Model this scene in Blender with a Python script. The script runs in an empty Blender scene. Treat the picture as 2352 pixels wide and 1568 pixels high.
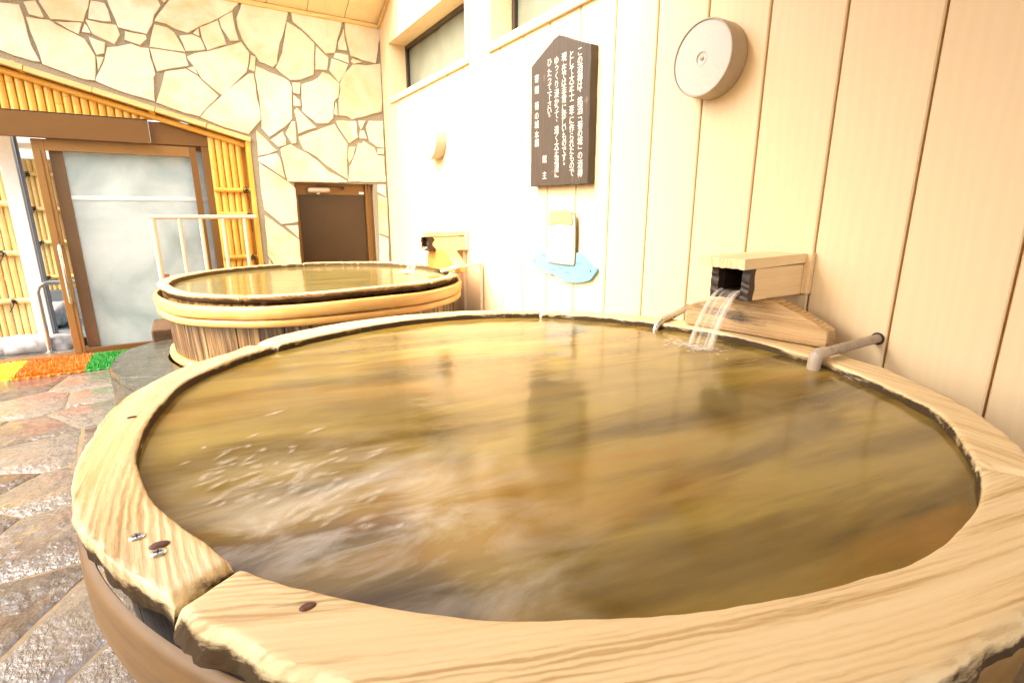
import bpy, math, random
from math import sin, cos, pi, radians as R
from mathutils import Vector, noise
random.seed(7)
SC = bpy.context.scene
COL = SC.collection

# ------------------------------------------------------------------ camera
CAMZ, FPX, PITCH, YAW = 1.18, 1185.0, R(14.0), R(31.9)
CX, CY, K = 1176.0, 784.0, 2352/3888
cam = bpy.data.cameras.new('camera'); co = bpy.data.objects.new('camera', cam); COL.objects.link(co)
cam.sensor_width = 36; cam.lens = FPX/2352*36; cam.clip_start = .02; cam.clip_end = 500
co.location = (0, 0, CAMZ); co.rotation_euler = (pi/2-PITCH, 0, -YAW); SC.camera = co
FW = Vector((sin(YAW)*cos(PITCH), cos(YAW)*cos(PITCH), -sin(PITCH)))
RT = Vector((cos(YAW), -sin(YAW), 0)); UP = RT.cross(FW)
def ray(u, v): return FW*FPX + RT*(u-CX) - UP*(v-CY)
C0 = Vector((0, 0, CAMZ))
def onx(u, v, x): r = ray(u, v); return C0 + r*(x/r.x)      # where a sight line meets a real plane of the place
def ony(u, v, y): r = ray(u, v); return C0 + r*(y/r.y)
def onz(u, v, z): r = ray(u, v); return C0 + r*((z-CAMZ)/r.z)
ZA = lambda a, b: ((a*.35714)*K, (b*.35714)*K)
ZB = lambda a, b: ((700+a*.35714)*K, (b*.35714)*K)
ZC = lambda a, b: ((900+a*.35067)*K, (460+b*.35067)*K)
Z1 = lambda a, b: ((a*.63776)*K, (b*.63776)*K)
ZS = lambda a, b: ((1980+a*.38265)*K, (120+b*.38265)*K)
ZM = lambda a, b: ((1950+a*.2168)*K, (760+b*.2168)*K)
ZL = lambda a, b: ((a*.3189)*K, (950+b*.3189)*K)
ZD = lambda a, b: ((a*.33175)*K, (480+b*.33175)*K)

XW, YS, YD = 1.87, 5.47, 5.585           # timber wall, stone wall, sliding door planes
T1, T2 = Vector((.785, 1.113, 0)), Vector((.785, 3.83, 0))   # tub centres
ZR, ZWAT = .76, .737                      # rim top, water level

# ------------------------------------------------------------------ mesh builder
ORIGIN = {}
class MB:
    def __init__(s): s.v = []; s.f = []; s.t = []; s.g = []; s.tint = .5; s.gf = None
    def add(s, vs, fs, tint=None):
        o = len(s.v); t = s.tint if tint is None else tint
        for p in vs:
            p = Vector(p); s.v.append(p); s.t.append(t); s.g.append(s.gf(p) if s.gf else p)
        s.f += [tuple(i+o for i in f) for f in fs]; return o
    def box(s, a, b, tint=None):
        x0, y0, z0 = [min(i, j) for i, j in zip(a, b)]; x1, y1, z1 = [max(i, j) for i, j in zip(a, b)]
        s.add([(x0,y0,z0),(x1,y0,z0),(x1,y1,z0),(x0,y1,z0),(x0,y0,z1),(x1,y0,z1),(x1,y1,z1),(x0,y1,z1)],
              [(0,3,2,1),(4,5,6,7),(0,1,5,4),(1,2,6,5),(2,3,7,6),(3,0,4,7)], tint)
    def obox(s, c, ax, ay, az, tint=None):       # oriented box: centre and three half vectors
        c = Vector(c); ax = Vector(ax); ay = Vector(ay); az = Vector(az); vs = []
        for k in (-1, 1):
            for i, j in ((-1,-1),(1,-1),(1,1),(-1,1)): vs.append(c+ax*i+ay*j+az*k)
        s.add(vs, [(0,3,2,1),(4,5,6,7),(0,1,5,4),(1,2,6,5),(2,3,7,6),(3,0,4,7)], tint)
    def prism(s, poly, d, tint=None, inset=0):    # polygon of 3-D points swept by vector d; far cap optionally inset
        n = len(poly); P = [Vector(p) for p in poly]; d = Vector(d)
        if inset:
            c = sum(P, Vector())/n; Q = []
            for p in P:
                w = c-p; Q.append(p + w*min(.3, inset/max(w.length, 1e-6)) + d)
            M = [p+d*.6 for p in P]
            s.add(P+M+Q, [tuple(range(n))[::-1], tuple(range(2*n, 3*n))] + [(i,(i+1)%n,n+(i+1)%n,n+i) for i in range(n)] + [(n+i,n+(i+1)%n,2*n+(i+1)%n,2*n+i) for i in range(n)], tint)
        else:
            s.add(P+[p+d for p in P], [tuple(range(n))[::-1], tuple(range(n, 2*n))] + [(i,(i+1)%n,n+(i+1)%n,n+i) for i in range(n)], tint)
    def tube(s, path, r, seg=12, tint=None, cap=True):
        path = [Vector(p) for p in path]; n = len(path); rr = r if hasattr(r, '__len__') else [r]*n
        vs = []; u = None
        for i, p in enumerate(path):
            d = (path[min(i+1, n-1)]-path[max(i-1, 0)]).normalized()
            if u is None: u = d.cross(Vector((0,0,1)) if abs(d.z) < .9 else Vector((0,1,0))).normalized()
            else: u = (u - d*u.dot(d)).normalized()
            w = d.cross(u)
            for k in range(seg): a = 2*pi*k/seg; vs.append(p+(u*cos(a)+w*sin(a))*rr[i])
        fs = [(i*seg+k, i*seg+(k+1)%seg, (i+1)*seg+(k+1)%seg, (i+1)*seg+k) for i in range(n-1) for k in range(seg)]
        if cap: fs += [tuple(range(seg))[::-1], tuple(range((n-1)*seg, n*seg))]
        s.add(vs, fs, tint)
    def lathe(s, c, ax, prof, seg=48, tint=None):  # prof: (radius, height along ax)
        c = Vector(c); ax = Vector(ax).normalized(); u = ax.cross(Vector((0,0,1)) if abs(ax.z) < .9 else Vector((1,0,0))).normalized(); w = ax.cross(u)
        vs = []; n = len(prof)
        for r, h in prof:
            for k in range(seg): a = 2*pi*k/seg; vs.append(c+ax*h+(u*cos(a)+w*sin(a))*r)
        fs = [(i*seg+k, i*seg+(k+1)%seg, (i+1)*seg+(k+1)%seg, (i+1)*seg+k) for i in range(n-1) for k in range(seg)]
        fs += [tuple(range(seg))[::-1], tuple(range((n-1)*seg, n*seg))]
        s.add(vs, fs, tint)
    def bamboo(s, a, b, r, seg=10, pitch=.3, off=None, tint=None):
        a = Vector(a); b = Vector(b); L = (b-a).length; d = (b-a)/L
        off = random.uniform(.05, pitch) if off is None else off
        st = {0, L}; x = off
        nodes = []
        while x < L-.01:
            if x > .01: nodes.append(x)
            x += pitch*random.uniform(.85, 1.15)
        for x in nodes: st |= {max(0, x-.012), max(0, x-.004), x, min(L, x+.004), min(L, x+.012)}
        st = sorted(st); path = [a+d*x for x in st]; rr = []
        for x in st:
            k = min([abs(x-q) for q in nodes] or [9]); rr.append(r*(1.1 if k < .002 else (.97 if k < .0045 else 1)))
        s.tube(path, rr, seg, random.random() if tint is None else tint)
    def build(s, name, mat, parent=None, smooth=40, bevel=0, seg=2):
        me = bpy.data.meshes.new(name)
        o = bpy.data.objects.new(name, me); COL.objects.link(o)
        L = ORIGIN.get(parent.name, Vector()) if parent else Vector()
        if parent is None:
            L = Vector((sum(p.x for p in s.v)/len(s.v), sum(p.y for p in s.v)/len(s.v), min(p.z for p in s.v))); o.location = L
        else: o.parent = parent
        ORIGIN[o.name] = L
        me.from_pydata([p-L for p in s.v], [], s.f)
        at = me.attributes.new('tint', 'FLOAT', 'POINT'); at.data.foreach_set('value', s.t)
        ag = me.attributes.new('grain', 'FLOAT_VECTOR', 'POINT'); ag.data.foreach_set('vector', [c for p in s.g for c in p])
        me.materials.append(mat); me.update()
        if smooth:
            me.polygons.foreach_set('use_smooth', [True]*len(me.polygons)); me.set_sharp_from_angle(angle=R(smooth))
        if bevel:
            m = o.modifiers.new('bevel', 'BEVEL'); m.width = bevel; m.segments = seg; m.limit_method = 'ANGLE'; m.angle_limit = R(50)
        return o
def tag(o, label, cat, group=None):
    o['label'] = label; o['category'] = cat
    if group: o['group'] = group
    return o
def thing(name, label, cat, loc, group=None):
    o = bpy.data.objects.new(name, None); COL.objects.link(o); o.location = loc; o.empty_display_size = .05
    ORIGIN[o.name] = Vector(loc); return tag(o, label, cat, group)
def struct(o, kind='structure'): o['kind'] = kind; return o

# ------------------------------------------------------------------ materials
def lin(h):
    h = h.lstrip('#'); r = []
    for i in (0, 2, 4):
        c = int(h[i:i+2], 16)/255; r.append(c/12.92 if c <= .04045 else ((c+.055)/1.055)**2.4)
    return (*r, 1)
class NT:
    def __init__(s, name):
        s.m = bpy.data.materials.new(name); s.m.use_nodes = True; s.t = s.m.node_tree; s.n = s.t.nodes; s.b = s.n['Principled BSDF']; s.out = s.n['Material Output']
    def new(s, typ, **kw):
        n = s.n.new(typ)
        for k, v in kw.items():
            if k.startswith('i_'): n.inputs[k[2:].replace('_', ' ')].default_value = v
            else: setattr(n, k, v)
        return n
    def ln(s, a, b): s.t.links.new(a, b)
    def coord(s, kind='grain', scale=(1,1,1), rot=(0,0,0), loc=(0,0,0)):
        if kind in ('grain', 'tint'): o = s.new('ShaderNodeAttribute', attribute_name=kind).outputs['Vector']
        else: o = s.new('ShaderNodeTexCoord').outputs[kind]
        mp = s.new('ShaderNodeMapping'); mp.inputs['Scale'].default_value = scale; mp.inputs['Rotation'].default_value = rot; mp.inputs['Location'].default_value = loc
        s.ln(o, mp.inputs['Vector']); return mp.outputs['Vector']
    def noise(s, vec, scale=5, detail=4, rough=.55, dist=0):
        n = s.new('ShaderNodeTexNoise'); n.inputs['Scale'].default_value = scale; n.inputs['Detail'].default_value = detail; n.inputs['Roughness'].default_value = rough; n.inputs['Distortion'].default_value = dist
        s.ln(vec, n.inputs['Vector']); return n.outputs['Fac']
    def wave(s, vec, scale=5, dist=3, dscale=1, detail=3, direction='Y'):
        n = s.new('ShaderNodeTexWave', bands_direction=direction); n.inputs['Scale'].default_value = scale; n.inputs['Distortion'].default_value = dist; n.inputs['Detail Scale'].default_value = dscale; n.inputs['Detail'].default_value = detail
        s.ln(vec, n.inputs['Vector']); return n.outputs['Fac']
    def ramp(s, fac, *stops):
        n = s.new('ShaderNodeValToRGB'); e = n.color_ramp.elements
        while len(e) < len(stops): e.new(.5)
        for k, (p, c) in zip(e, stops): k.position = p; k.color = c if len(c) == 4 else (*c, 1)
        s.ln(fac, n.inputs['Fac']); return n.outputs['Color']
    def mix(s, fac, a, b, mode='MIX'):
        n = s.new('ShaderNodeMix', data_type='RGBA', blend_type=mode)
        for sock, val in ((n.inputs['Factor'], fac), (n.inputs[6], a), (n.inputs[7], b)):
            if hasattr(val, 'is_output'): s.ln(val, sock)
            else: sock.default_value = val
        return n.outputs[2]
    def math(s, op, a, b=0.0, clamp=False):
        n = s.new('ShaderNodeMath', operation=op, use_clamp=clamp)
        for sock, val in zip(n.inputs, (a, b)):
            if hasattr(val, 'is_output'): s.ln(val, sock)
            else: sock.default_value = val
        return n.outputs[0]
    def rng(s, v, a, b, c=0.0, d=1.0):
        n = s.new('ShaderNodeMapRange'); s.ln(v, n.inputs[0])
        for i, q in enumerate((a, b, c, d)): n.inputs[i+1].default_value = q
        return n.outputs[0]
    def bump(s, h, strength=.5, dist=.005, prev=None):
        n = s.new('ShaderNodeBump'); n.inputs['Strength'].default_value = strength; n.inputs['Distance'].default_value = dist
        s.ln(h, n.inputs['Height'])
        if prev: s.ln(prev, n.inputs['Normal'])
        return n.outputs['Normal']
    def tint(s): return s.new('ShaderNodeAttribute', attribute_name='tint').outputs['Fac']
    def fin(s, col=None, rough=None, normal=None, **kw):
        for sock, val in (('Base Color', col), ('Roughness', rough), ('Normal', normal)):
            if val is None: continue
            if hasattr(val, 'is_output'): s.ln(val, s.b.inputs[sock])
            else: s.b.inputs[sock].default_value = val
        for k, v in kw.items(): s.b.inputs[k.replace('_', ' ')].default_value = v
        return s.m
def wood(name, light, mid, dark, scale=1.0, rings=14, rough=.55, bump=.35, bdist=.003, wear=0.0, wearcol=(.03,.02,.012,1), dist=5, fibre=.5, rot=(0,0,0), tintamt=.25, spec=.5, ringdir='Y', wet=0, stain=None, streak=.4):
    n = NT(name); v = n.coord('grain', (scale,)*3, rot)
    mp = n.new('ShaderNodeMapping'); mp.inputs['Scale'].default_value = (.35, 1, 1); n.ln(v, mp.inputs['Vector']); sv = mp.outputs[0]
    w = n.wave(sv, rings, dist, 1.3, 3, ringdir)
    mp2 = n.new('ShaderNodeMapping'); mp2.inputs['Scale'].default_value = (5, 170, 170); n.ln(v, mp2.inputs['Vector'])
    f = n.noise(mp2.outputs[0], 1, 5, .65)
    big = n.noise(n.coord('grain', (.8, 3, 3)), 2.2, 4, .6)
    mp3 = n.new('ShaderNodeMapping'); mp3.inputs['Scale'].default_value = (1.1, rings*.95, rings*.95); n.ln(v, mp3.inputs['Vector'])
    f2 = n.rng(n.noise(mp3.outputs[0], 1, 6, .62, .25), .28, .72)
    pat = n.rng(n.noise(n.coord('grain', (1.3, 5, 5), loc=(3, 1, 0)), 1.5, 3, .5), .4, .65, .15, 1)
    w = n.math('ADD', n.math('MULTIPLY', n.math('SUBTRACT', w, .5), pat), .5)
    h = n.math('ADD', n.math('ADD', n.math('MULTIPLY', w, (1-fibre)*(1-streak)), n.math('MULTIPLY', f2, (1-fibre)*streak)), n.math('MULTIPLY', f, fibre))
    h = n.rng(h, .28, .72)
    c = n.ramp(h, (.12, dark), (.42, mid), (.75, light))
    c = n.mix(n.rng(big, .35, .75, 0, .5), c, mid)
    if tintamt: c = n.mix(n.math('MULTIPLY', n.tint(), tintamt), c, dark)
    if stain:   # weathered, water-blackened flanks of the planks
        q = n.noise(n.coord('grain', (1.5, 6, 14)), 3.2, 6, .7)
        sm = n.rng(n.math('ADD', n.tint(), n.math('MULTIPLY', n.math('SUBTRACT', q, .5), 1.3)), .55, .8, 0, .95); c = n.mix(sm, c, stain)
    if wear:
        q = n.noise(n.coord('grain', (2.2, 9, 9)), 1.7, 6, .65)
        c = n.mix(n.rng(q, .62-wear*.3, .75-wear*.25, 0, .9), c, wearcol)
    r = n.rng(f, .2, .8, rough-.12, rough+.12)
    if wet:
        q = n.noise(n.coord('grain', (6, 9, 9)), 1.6, 3, .5)
        r = n.math('SUBTRACT', r, n.rng(q, .35, .6, wet, 0), True)
    if stain: r = n.math('MAXIMUM', r, n.math('MULTIPLY', sm, .85)); n.ln(n.rng(sm, 0, 1, spec, .12), n.b.inputs['Specular IOR Level'])
    m_ = n.fin(c, r, n.bump(h, bump, bdist))
    if not stain: n.b.inputs['Specular IOR Level'].default_value = spec
    return m_
def flat(name, col, rough=.5, metal=0, bumpamt=0, var=.12, nscale=30, spec=.5):
    n = NT(name); v = n.coord('Object'); f = n.noise(v, nscale, 4, .6)
    d = tuple(c*(1-var) for c in col[:3])+(1,); l = tuple(min(1, c*(1+var)) for c in col[:3])+(1,)
    return n.fin(n.ramp(f, (.3, d), (.7, l)), rough, n.bump(f, bumpamt, .002) if bumpamt else None, Metallic=metal, Specular_IOR_Level=spec)

M = {}
# cream painted boards of the long wall: faint flat grain, each board its own tone
n = NT('painted_boards'); v = n.coord('grain', (1, 1, 1))
mp = n.new('ShaderNodeMapping'); mp.inputs['Scale'].default_value = (1, 1, .22); n.ln(v, mp.inputs['Vector'])
w = n.wave(mp.outputs[0], 9, 9, .8, 3, 'Y')
mp = n.new('ShaderNodeMapping'); mp.inputs['Scale'].default_value = (90, 90, 2.5); n.ln(v, mp.inputs['Vector'])
f = n.noise(mp.outputs[0], 1, 4, .6)
blo = n.noise(v, 1.6, 3, .6)
h = n.math('ADD', n.math('MULTIPLY', w, .55), n.math('MULTIPLY', f, .45))
c = n.ramp(h, (.2, (.775,.595,.35,1)), (.55, (.785,.605,.365,1)), (.85, (.795,.618,.38,1)))
c = n.mix(n.rng(blo, .45, .75, 0, .3), c, (.72,.52,.275,1))
c = n.mix(n.math('MULTIPLY', n.tint(), .18), c, (.71,.50,.26,1))
knot = n.new('ShaderNodeTexVoronoi', feature='F1'); n.ln(n.coord('grain', (1, 2.2, 1.3)), knot.inputs['Vector']); knot.inputs['Scale'].default_value = 1.6
c = n.mix(n.rng(knot.outputs['Distance'], .008, .02, .7, 0), c, (.4,.24,.1,1))
M['boards'] = n.fin(c, .45, n.bump(h, .08, .001))
M['groove'] = flat('groove_wood', (.56,.29,.08,1), .7)
M['trimw'] = wood('trim_wood', (.80,.64,.41,1), (.78,.61,.37,1), (.72,.53,.29,1), 1, 20, .5, .1, .001)
M['ceil'] = wood('ceiling_boards', (.83,.68,.42,1), (.81,.65,.38,1), (.76,.58,.31,1), 1, 14, .55, .1, .001, fibre=.4)
# quarried stone facing: honey, iron stained
n = NT('stone_facing'); v = n.coord('Object'); a = n.noise(v, 2.3, 5, .6, .6); b = n.noise(v, 9, 6, .65); g = n.noise(v, 60, 4, .6)
c = n.ramp(b, (.25, (.72,.64,.48,1)), (.6, (.79,.73,.60,1)), (.85, (.82,.78,.68,1)))
c = n.mix(n.rng(a, .47, .68, 0, .85), c, (.62,.41,.15,1))
c = n.mix(n.math('MULTIPLY', n.tint(), .5), c, (.70,.53,.27,1))
M['stone'] = n.fin(c, .6, n.bump(g, .35, .003, n.bump(b, .8, .012)))
M['mortar'] = flat('mortar', (.31,.26,.175,1), .9, 0, .6, .25, 90)
# bamboo
def bamboo_mat(name, light, mid, dark, rough=.35):
    n = NT(name); v = n.coord('grain', (14, 14, 1.6)); f = n.noise(v, 2.5, 5, .6); b = n.noise(n.coord('grain'), 3.1, 3, .6)
    c = n.ramp(f, (.25, dark), (.5, mid), (.8, light)); c = n.mix(n.math('MULTIPLY', n.tint(), .7), c, dark); c = n.mix(n.rng(b, .5, .7, 0, .6), c, light); c = n.mix(n.rng(n.noise(n.coord('grain', (30, 30, 9)), 2, 5, .7), .62, .72, 0, .5), c, tuple(q*.4 for q in dark[:3])+(1,))
    return n.fin(c, rough, n.bump(f, .15, .001))
M['bamboo'] = bamboo_mat('bamboo', (.80,.52,.13,1), (.76,.44,.075,1), (.66,.34,.045,1))
M['bambooout'] = bamboo_mat('bamboo_outdoor', (.80,.64,.33,1), (.74,.54,.22,1), (.64,.43,.14,1))
M['hoopb'] = bamboo_mat('bamboo_hoop', (.70,.45,.17,1), (.60,.34,.10,1), (.46,.22,.05,1), .4)
M['hoopn'] = bamboo_mat('bamboo_hoop_brown', (.25,.135,.03,1), (.19,.095,.016,1), (.11,.048,.008,1), .5)
M['knotm'] = flat('dark_knot', (.11,.04,.014,1), .5, 0, .4, .5, 200)
M['eave'] = wood('eave_board', (.78,.58,.27,1), (.72,.48,.18,1), (.58,.34,.10,1), 1, 10, .55, .2, .001)
M['brown'] = flat('brown_aluminium', (.19,.092,.023,1), .38, .3, 0, .06, 8)
M['browndk'] = flat('dark_brown_door', (.045,.021,.006,1), .35, .1, 0, .12, 3)
M['brownlt'] = flat('bronze_stile', (.30,.155,.042,1), .4, .3, 0, .06, 8)
M['steel'] = flat('stainless_steel', (.62,.58,.50,1), .22, .95, 0, .05)
M['white'] = flat('white_paint', (.85,.84,.80,1), .4, 0, .1, .03)
M['cream'] = flat('cream_enamel', (.74,.56,.38,1), .32, 0, .15, .06, 25)
M['rust'] = flat('rusty_steel', (.32,.13,.04,1), .7)
M['twine'] = flat('black_twine', (.018,.013,.01,1), .8)
M['lampw'] = flat('lamp_cover', (.55,.51,.445,1), .42, 0, .08, .04, 70)
M['lampr'] = flat('lamp_rim', (.42,.335,.245,1), .45, 0, .05, .04, 40)
M['ink'] = flat('white_lettering', (.66,.62,.54,1), .6)
M['darkw'] = flat('window_frame', (.035,.022,.014,1), .4)
M['pvc'] = flat('white_plastic_pipe', (.76,.66,.5,1), .35)
M['pipeg'] = flat('grey_pipe', (.33,.27,.205,1), .5, .1, .3, .25, 60)
M['clamp'] = flat('grey_clamp', (.45,.5,.52,1), .4, .6)
n = NT('black_sign_board'); v = n.coord('grain', (20, 60, 2.2)); f = n.noise(v, 2, 6, .65); b = n.noise(n.coord('grain'), 7, 5, .6)
c = n.ramp(f, (.25, (.03,.02,.013,1)), (.6, (.055,.038,.025,1)), (.85, (.08,.06,.042,1))); c = n.mix(n.rng(b, .66, .72, 0, .6), c, (.2,.14,.08,1))
M['signb'] = n.fin(c, .55, n.bump(f, .3, .002))
# wet slate flags
n = NT('wet_slate'); v = n.coord('grain'); a = n.noise(v, 2.6, 5, .62, .4); b = n.noise(v, 16, 7, .68); g = n.noise(v, 75, 5, .6)
c = n.ramp(b, (.25, (.032,.025,.02,1)), (.55, (.095,.08,.066,1)), (.8, (.20,.175,.145,1)))
c = n.mix(n.rng(a, .5, .64, 0, .7), c, (.045,.024,.014,1)); c = n.mix(n.math('MULTIPLY', n.tint(), .45), c, (.22,.20,.17,1))
r = n.rng(n.noise(v, 5, 5, .65), .4, .6, .22, .03)
film = n.rng(n.noise(v, 3.3, 4, .6), .42, .58, .12, 1)
M['slate'] = n.fin(c, r, n.bump(n.math('MULTIPLY', n.noise(n.coord('grain', (1,.6,1), (0,0,.5)), 42, 4, .62), film), 1.0, .016, n.bump(n.noise(v, 9, 4, .6), .8, .02)), Specular_IOR_Level=1.0)
n = NT('step_slate'); v = n.coord('grain'); a = n.noise(v, 3, 5, .62, .4); b = n.noise(v, 20, 7, .7); g = n.noise(v, 90, 5, .6)
c = n.ramp(b, (.3, (.022,.022,.015,1)), (.55, (.055,.052,.036,1)), (.8, (.12,.11,.075,1))); c = n.mix(n.rng(n.noise(v, 45, 3, .6), .66, .74, 0, .8), c, (.4,.33,.2,1))
M['step'] = n.fin(c, n.rng(a, .4, .6, .32, .12), n.bump(g, .2, .002, n.bump(b, .4, .005)))
M['grout'] = flat('floor_grout', (.16,.118,.066,1), .45, 0, .5, .3, 60)
M['rock'] = flat('grey_rock', (.34,.33,.32,1), .7, 0, .9, .4, 14)
M['concrete'] = flat('grey_plaster', (.16,.18,.2,1), .8, 0, .3, .15, 6)
# cedar of the tubs
M['rimF'] = wood('rim_cedar', (.79,.645,.38,1), (.73,.565,.30,1), (.45,.285,.105,1), 1, 34, .5, .6, .0025, dist=5.0, fibre=.3, streak=.65, tintamt=0, stain=(.035,.018,.008,1))
M['rimL'] = wood('rim_cedar_wet', (.78,.63,.355,1), (.715,.54,.27,1), (.43,.25,.085,1), 1, 26, .34, .6, .003, dist=5, fibre=.3, streak=.6, tintamt=0, wet=.22, stain=(.035,.018,.008,1))
M['rimB'] = wood('rim_cedar_back', (.77,.61,.35,1), (.70,.53,.27,1), (.43,.26,.09,1), 1, 32, .48, .45, .0025, dist=5, fibre=.35, streak=.65, tintamt=0, stain=(.035,.018,.008,1))
M['rimO'] = wood('rim_cedar_weathered', (.74,.54,.29,1), (.58,.37,.16,1), (.34,.19,.08,1), 1, 32, .55, .7, .003, dist=4, fibre=.45, tintamt=0, stain=(.075,.046,.022,1))
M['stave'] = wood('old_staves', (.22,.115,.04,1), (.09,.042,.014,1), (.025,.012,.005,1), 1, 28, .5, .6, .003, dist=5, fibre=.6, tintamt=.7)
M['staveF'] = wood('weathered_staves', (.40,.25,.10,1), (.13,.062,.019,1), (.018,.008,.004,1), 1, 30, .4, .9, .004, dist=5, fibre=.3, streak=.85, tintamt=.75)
M['block'] = wood('worn_block', (.58,.40,.19,1), (.45,.265,.10,1), (.17,.085,.03,1), 1, 50, .42, .8, .002, dist=3, fibre=.45, tintamt=0, wear=.32)
M['blockO'] = wood('orange_block', (.62,.30,.08,1), (.55,.23,.05,1), (.34,.11,.02,1), 1, 45, .4, .5, .002, dist=3, fibre=.5, tintamt=0)
M['spout'] = wood('spout_pine', (.80,.62,.36,1), (.77,.57,.31,1), (.67,.45,.21,1), 1, 22, .5, .3, .0015, dist=5, fibre=.35, tintamt=0)
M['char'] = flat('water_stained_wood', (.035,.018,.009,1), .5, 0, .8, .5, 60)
M['bark'] = flat('weathered_wood_edge', (.10,.065,.036,1), .8, 0, 1.0, .6, 45)

# bath water: murky amber, seen streaked over the tub floor; smooth ripples on top
def water_mat(name, seed, foam, olive=0):  # foam: adds a whitish cloudy patch at the front left
    n = NT(name); v = n.coord('Object', (1,1,1), (0,0,R(8)), (seed, seed*.7, 0))
    mp = n.new('ShaderNodeMapping'); mp.inputs['Scale'].default_value = (1.25, 6.0, 1); n.ln(v, mp.inputs['Vector'])
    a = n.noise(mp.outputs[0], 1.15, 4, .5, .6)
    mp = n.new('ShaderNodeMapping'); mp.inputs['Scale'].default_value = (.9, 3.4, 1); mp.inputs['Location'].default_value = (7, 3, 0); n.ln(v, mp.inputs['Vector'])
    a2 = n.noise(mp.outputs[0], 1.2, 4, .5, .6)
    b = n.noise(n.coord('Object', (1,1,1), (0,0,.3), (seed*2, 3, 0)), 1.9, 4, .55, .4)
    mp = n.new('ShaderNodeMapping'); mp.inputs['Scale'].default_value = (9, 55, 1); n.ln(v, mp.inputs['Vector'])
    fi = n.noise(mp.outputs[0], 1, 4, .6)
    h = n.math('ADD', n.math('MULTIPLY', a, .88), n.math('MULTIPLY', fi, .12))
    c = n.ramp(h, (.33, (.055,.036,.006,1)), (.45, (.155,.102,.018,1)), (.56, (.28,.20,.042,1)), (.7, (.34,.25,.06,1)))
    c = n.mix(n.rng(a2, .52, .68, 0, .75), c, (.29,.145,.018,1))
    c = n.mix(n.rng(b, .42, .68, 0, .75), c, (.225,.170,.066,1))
    if olive: c = n.mix(olive, c, (.13,.115,.045,1))
    if foam:   # whitish cloud mixed into the colour at the front left of the bath
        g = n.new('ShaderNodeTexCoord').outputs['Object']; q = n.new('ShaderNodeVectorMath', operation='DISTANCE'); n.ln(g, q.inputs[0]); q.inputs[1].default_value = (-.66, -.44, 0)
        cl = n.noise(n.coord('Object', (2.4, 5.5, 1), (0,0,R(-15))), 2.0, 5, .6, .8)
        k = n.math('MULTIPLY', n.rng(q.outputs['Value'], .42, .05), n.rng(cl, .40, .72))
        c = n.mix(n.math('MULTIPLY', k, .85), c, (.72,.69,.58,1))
    wv = n.noise(n.coord('Object', (2.2, 7, 1), (0,0,R(10))), 1.3, 3, .45, .4)
    return n.fin(c, .13, n.bump(fi, .05, .003, n.bump(wv, .18, .012)), IOR=1.33, Specular_IOR_Level=.5)
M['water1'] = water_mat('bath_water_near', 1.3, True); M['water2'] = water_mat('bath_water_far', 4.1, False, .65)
n = NT('pool_water'); v = n.coord('Object'); w = n.noise(v, 9, 4, .6, .6)
M['pool'] = n.fin((.10,.15,.17,1), .06, n.bump(w, .5, .03), IOR=1.33)
def mixmat(name, fac, bs):   # translucent falling water / foam / glass: part see-through, part bsdf
    n = NT(name); tr = n.new('ShaderNodeBsdfTransparent'); mx = n.new('ShaderNodeMixShader')
    if hasattr(fac, '__call__'): n.ln(fac(n), mx.inputs[0])
    else: mx.inputs[0].default_value = fac
    n.ln(tr.outputs[0], mx.inputs[1]); n.ln(n.b.outputs[0], mx.inputs[2]); n.ln(mx.outputs[0], n.out.inputs[0])
    n.fin(*bs); return n.m
M['fall'] = mixmat('falling_water', lambda n: n.rng(n.noise(n.coord('grain', (110, 90, 1)), 1, 3, .6), .42, .78, .02, .34), ((.80,.72,.58,1), .1))
M['strand'] = mixmat('falling_water_strand', .22, ((.86,.79,.67,1), .15))
M['foam'] = mixmat('foam', lambda n: n.math('MULTIPLY', n.math('POWER', n.tint(), 1.4), .42), ((.80,.72,.58,1), .9))
M['foam'].node_tree.nodes['Principled BSDF'].inputs['Specular IOR Level'].default_value = .1
def fres(n):
    f = n.new('ShaderNodeFresnel'); f.inputs['IOR'].default_value = 1.45; return n.math('MULTIPLY', f.outputs[0], .4)
M['glass'] = mixmat('clear_glass', fres, ((.9,.95,.93,1), .02))
n = NT('frosted_glass'); v = n.coord('Object'); cl = n.noise(v, 1.7, 5, .6, .5)
n.fin(n.ramp(cl, (.32, (.40,.50,.49,1)), (.66, (.84,.90,.88,1))), .4, n.bump(n.noise(v, 400, 2, .5), .1, .0005), IOR=1.45)
n.b.inputs['Transmission Weight'].default_value = .12
tl = n.new('ShaderNodeBsdfTranslucent'); tl.inputs['Color'].default_value = (.86,.93,.91,1); mx = n.new('ShaderNodeMixShader'); mx.inputs[0].default_value = .2
n.ln(n.b.outputs[0], mx.inputs[1]); n.ln(tl.outputs[0], mx.inputs[2]); n.ln(mx.outputs[0], n.out.inputs[0]); M['frost'] = n.m
n = NT('window_frosted'); v = n.coord('Object'); cl = n.noise(v, 3, 4, .6, .4)
M['wpane'] = n.fin(n.ramp(cl, (.3, (.13,.14,.10,1)), (.7, (.21,.23,.18,1))), .3, IOR=1.45)

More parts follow.
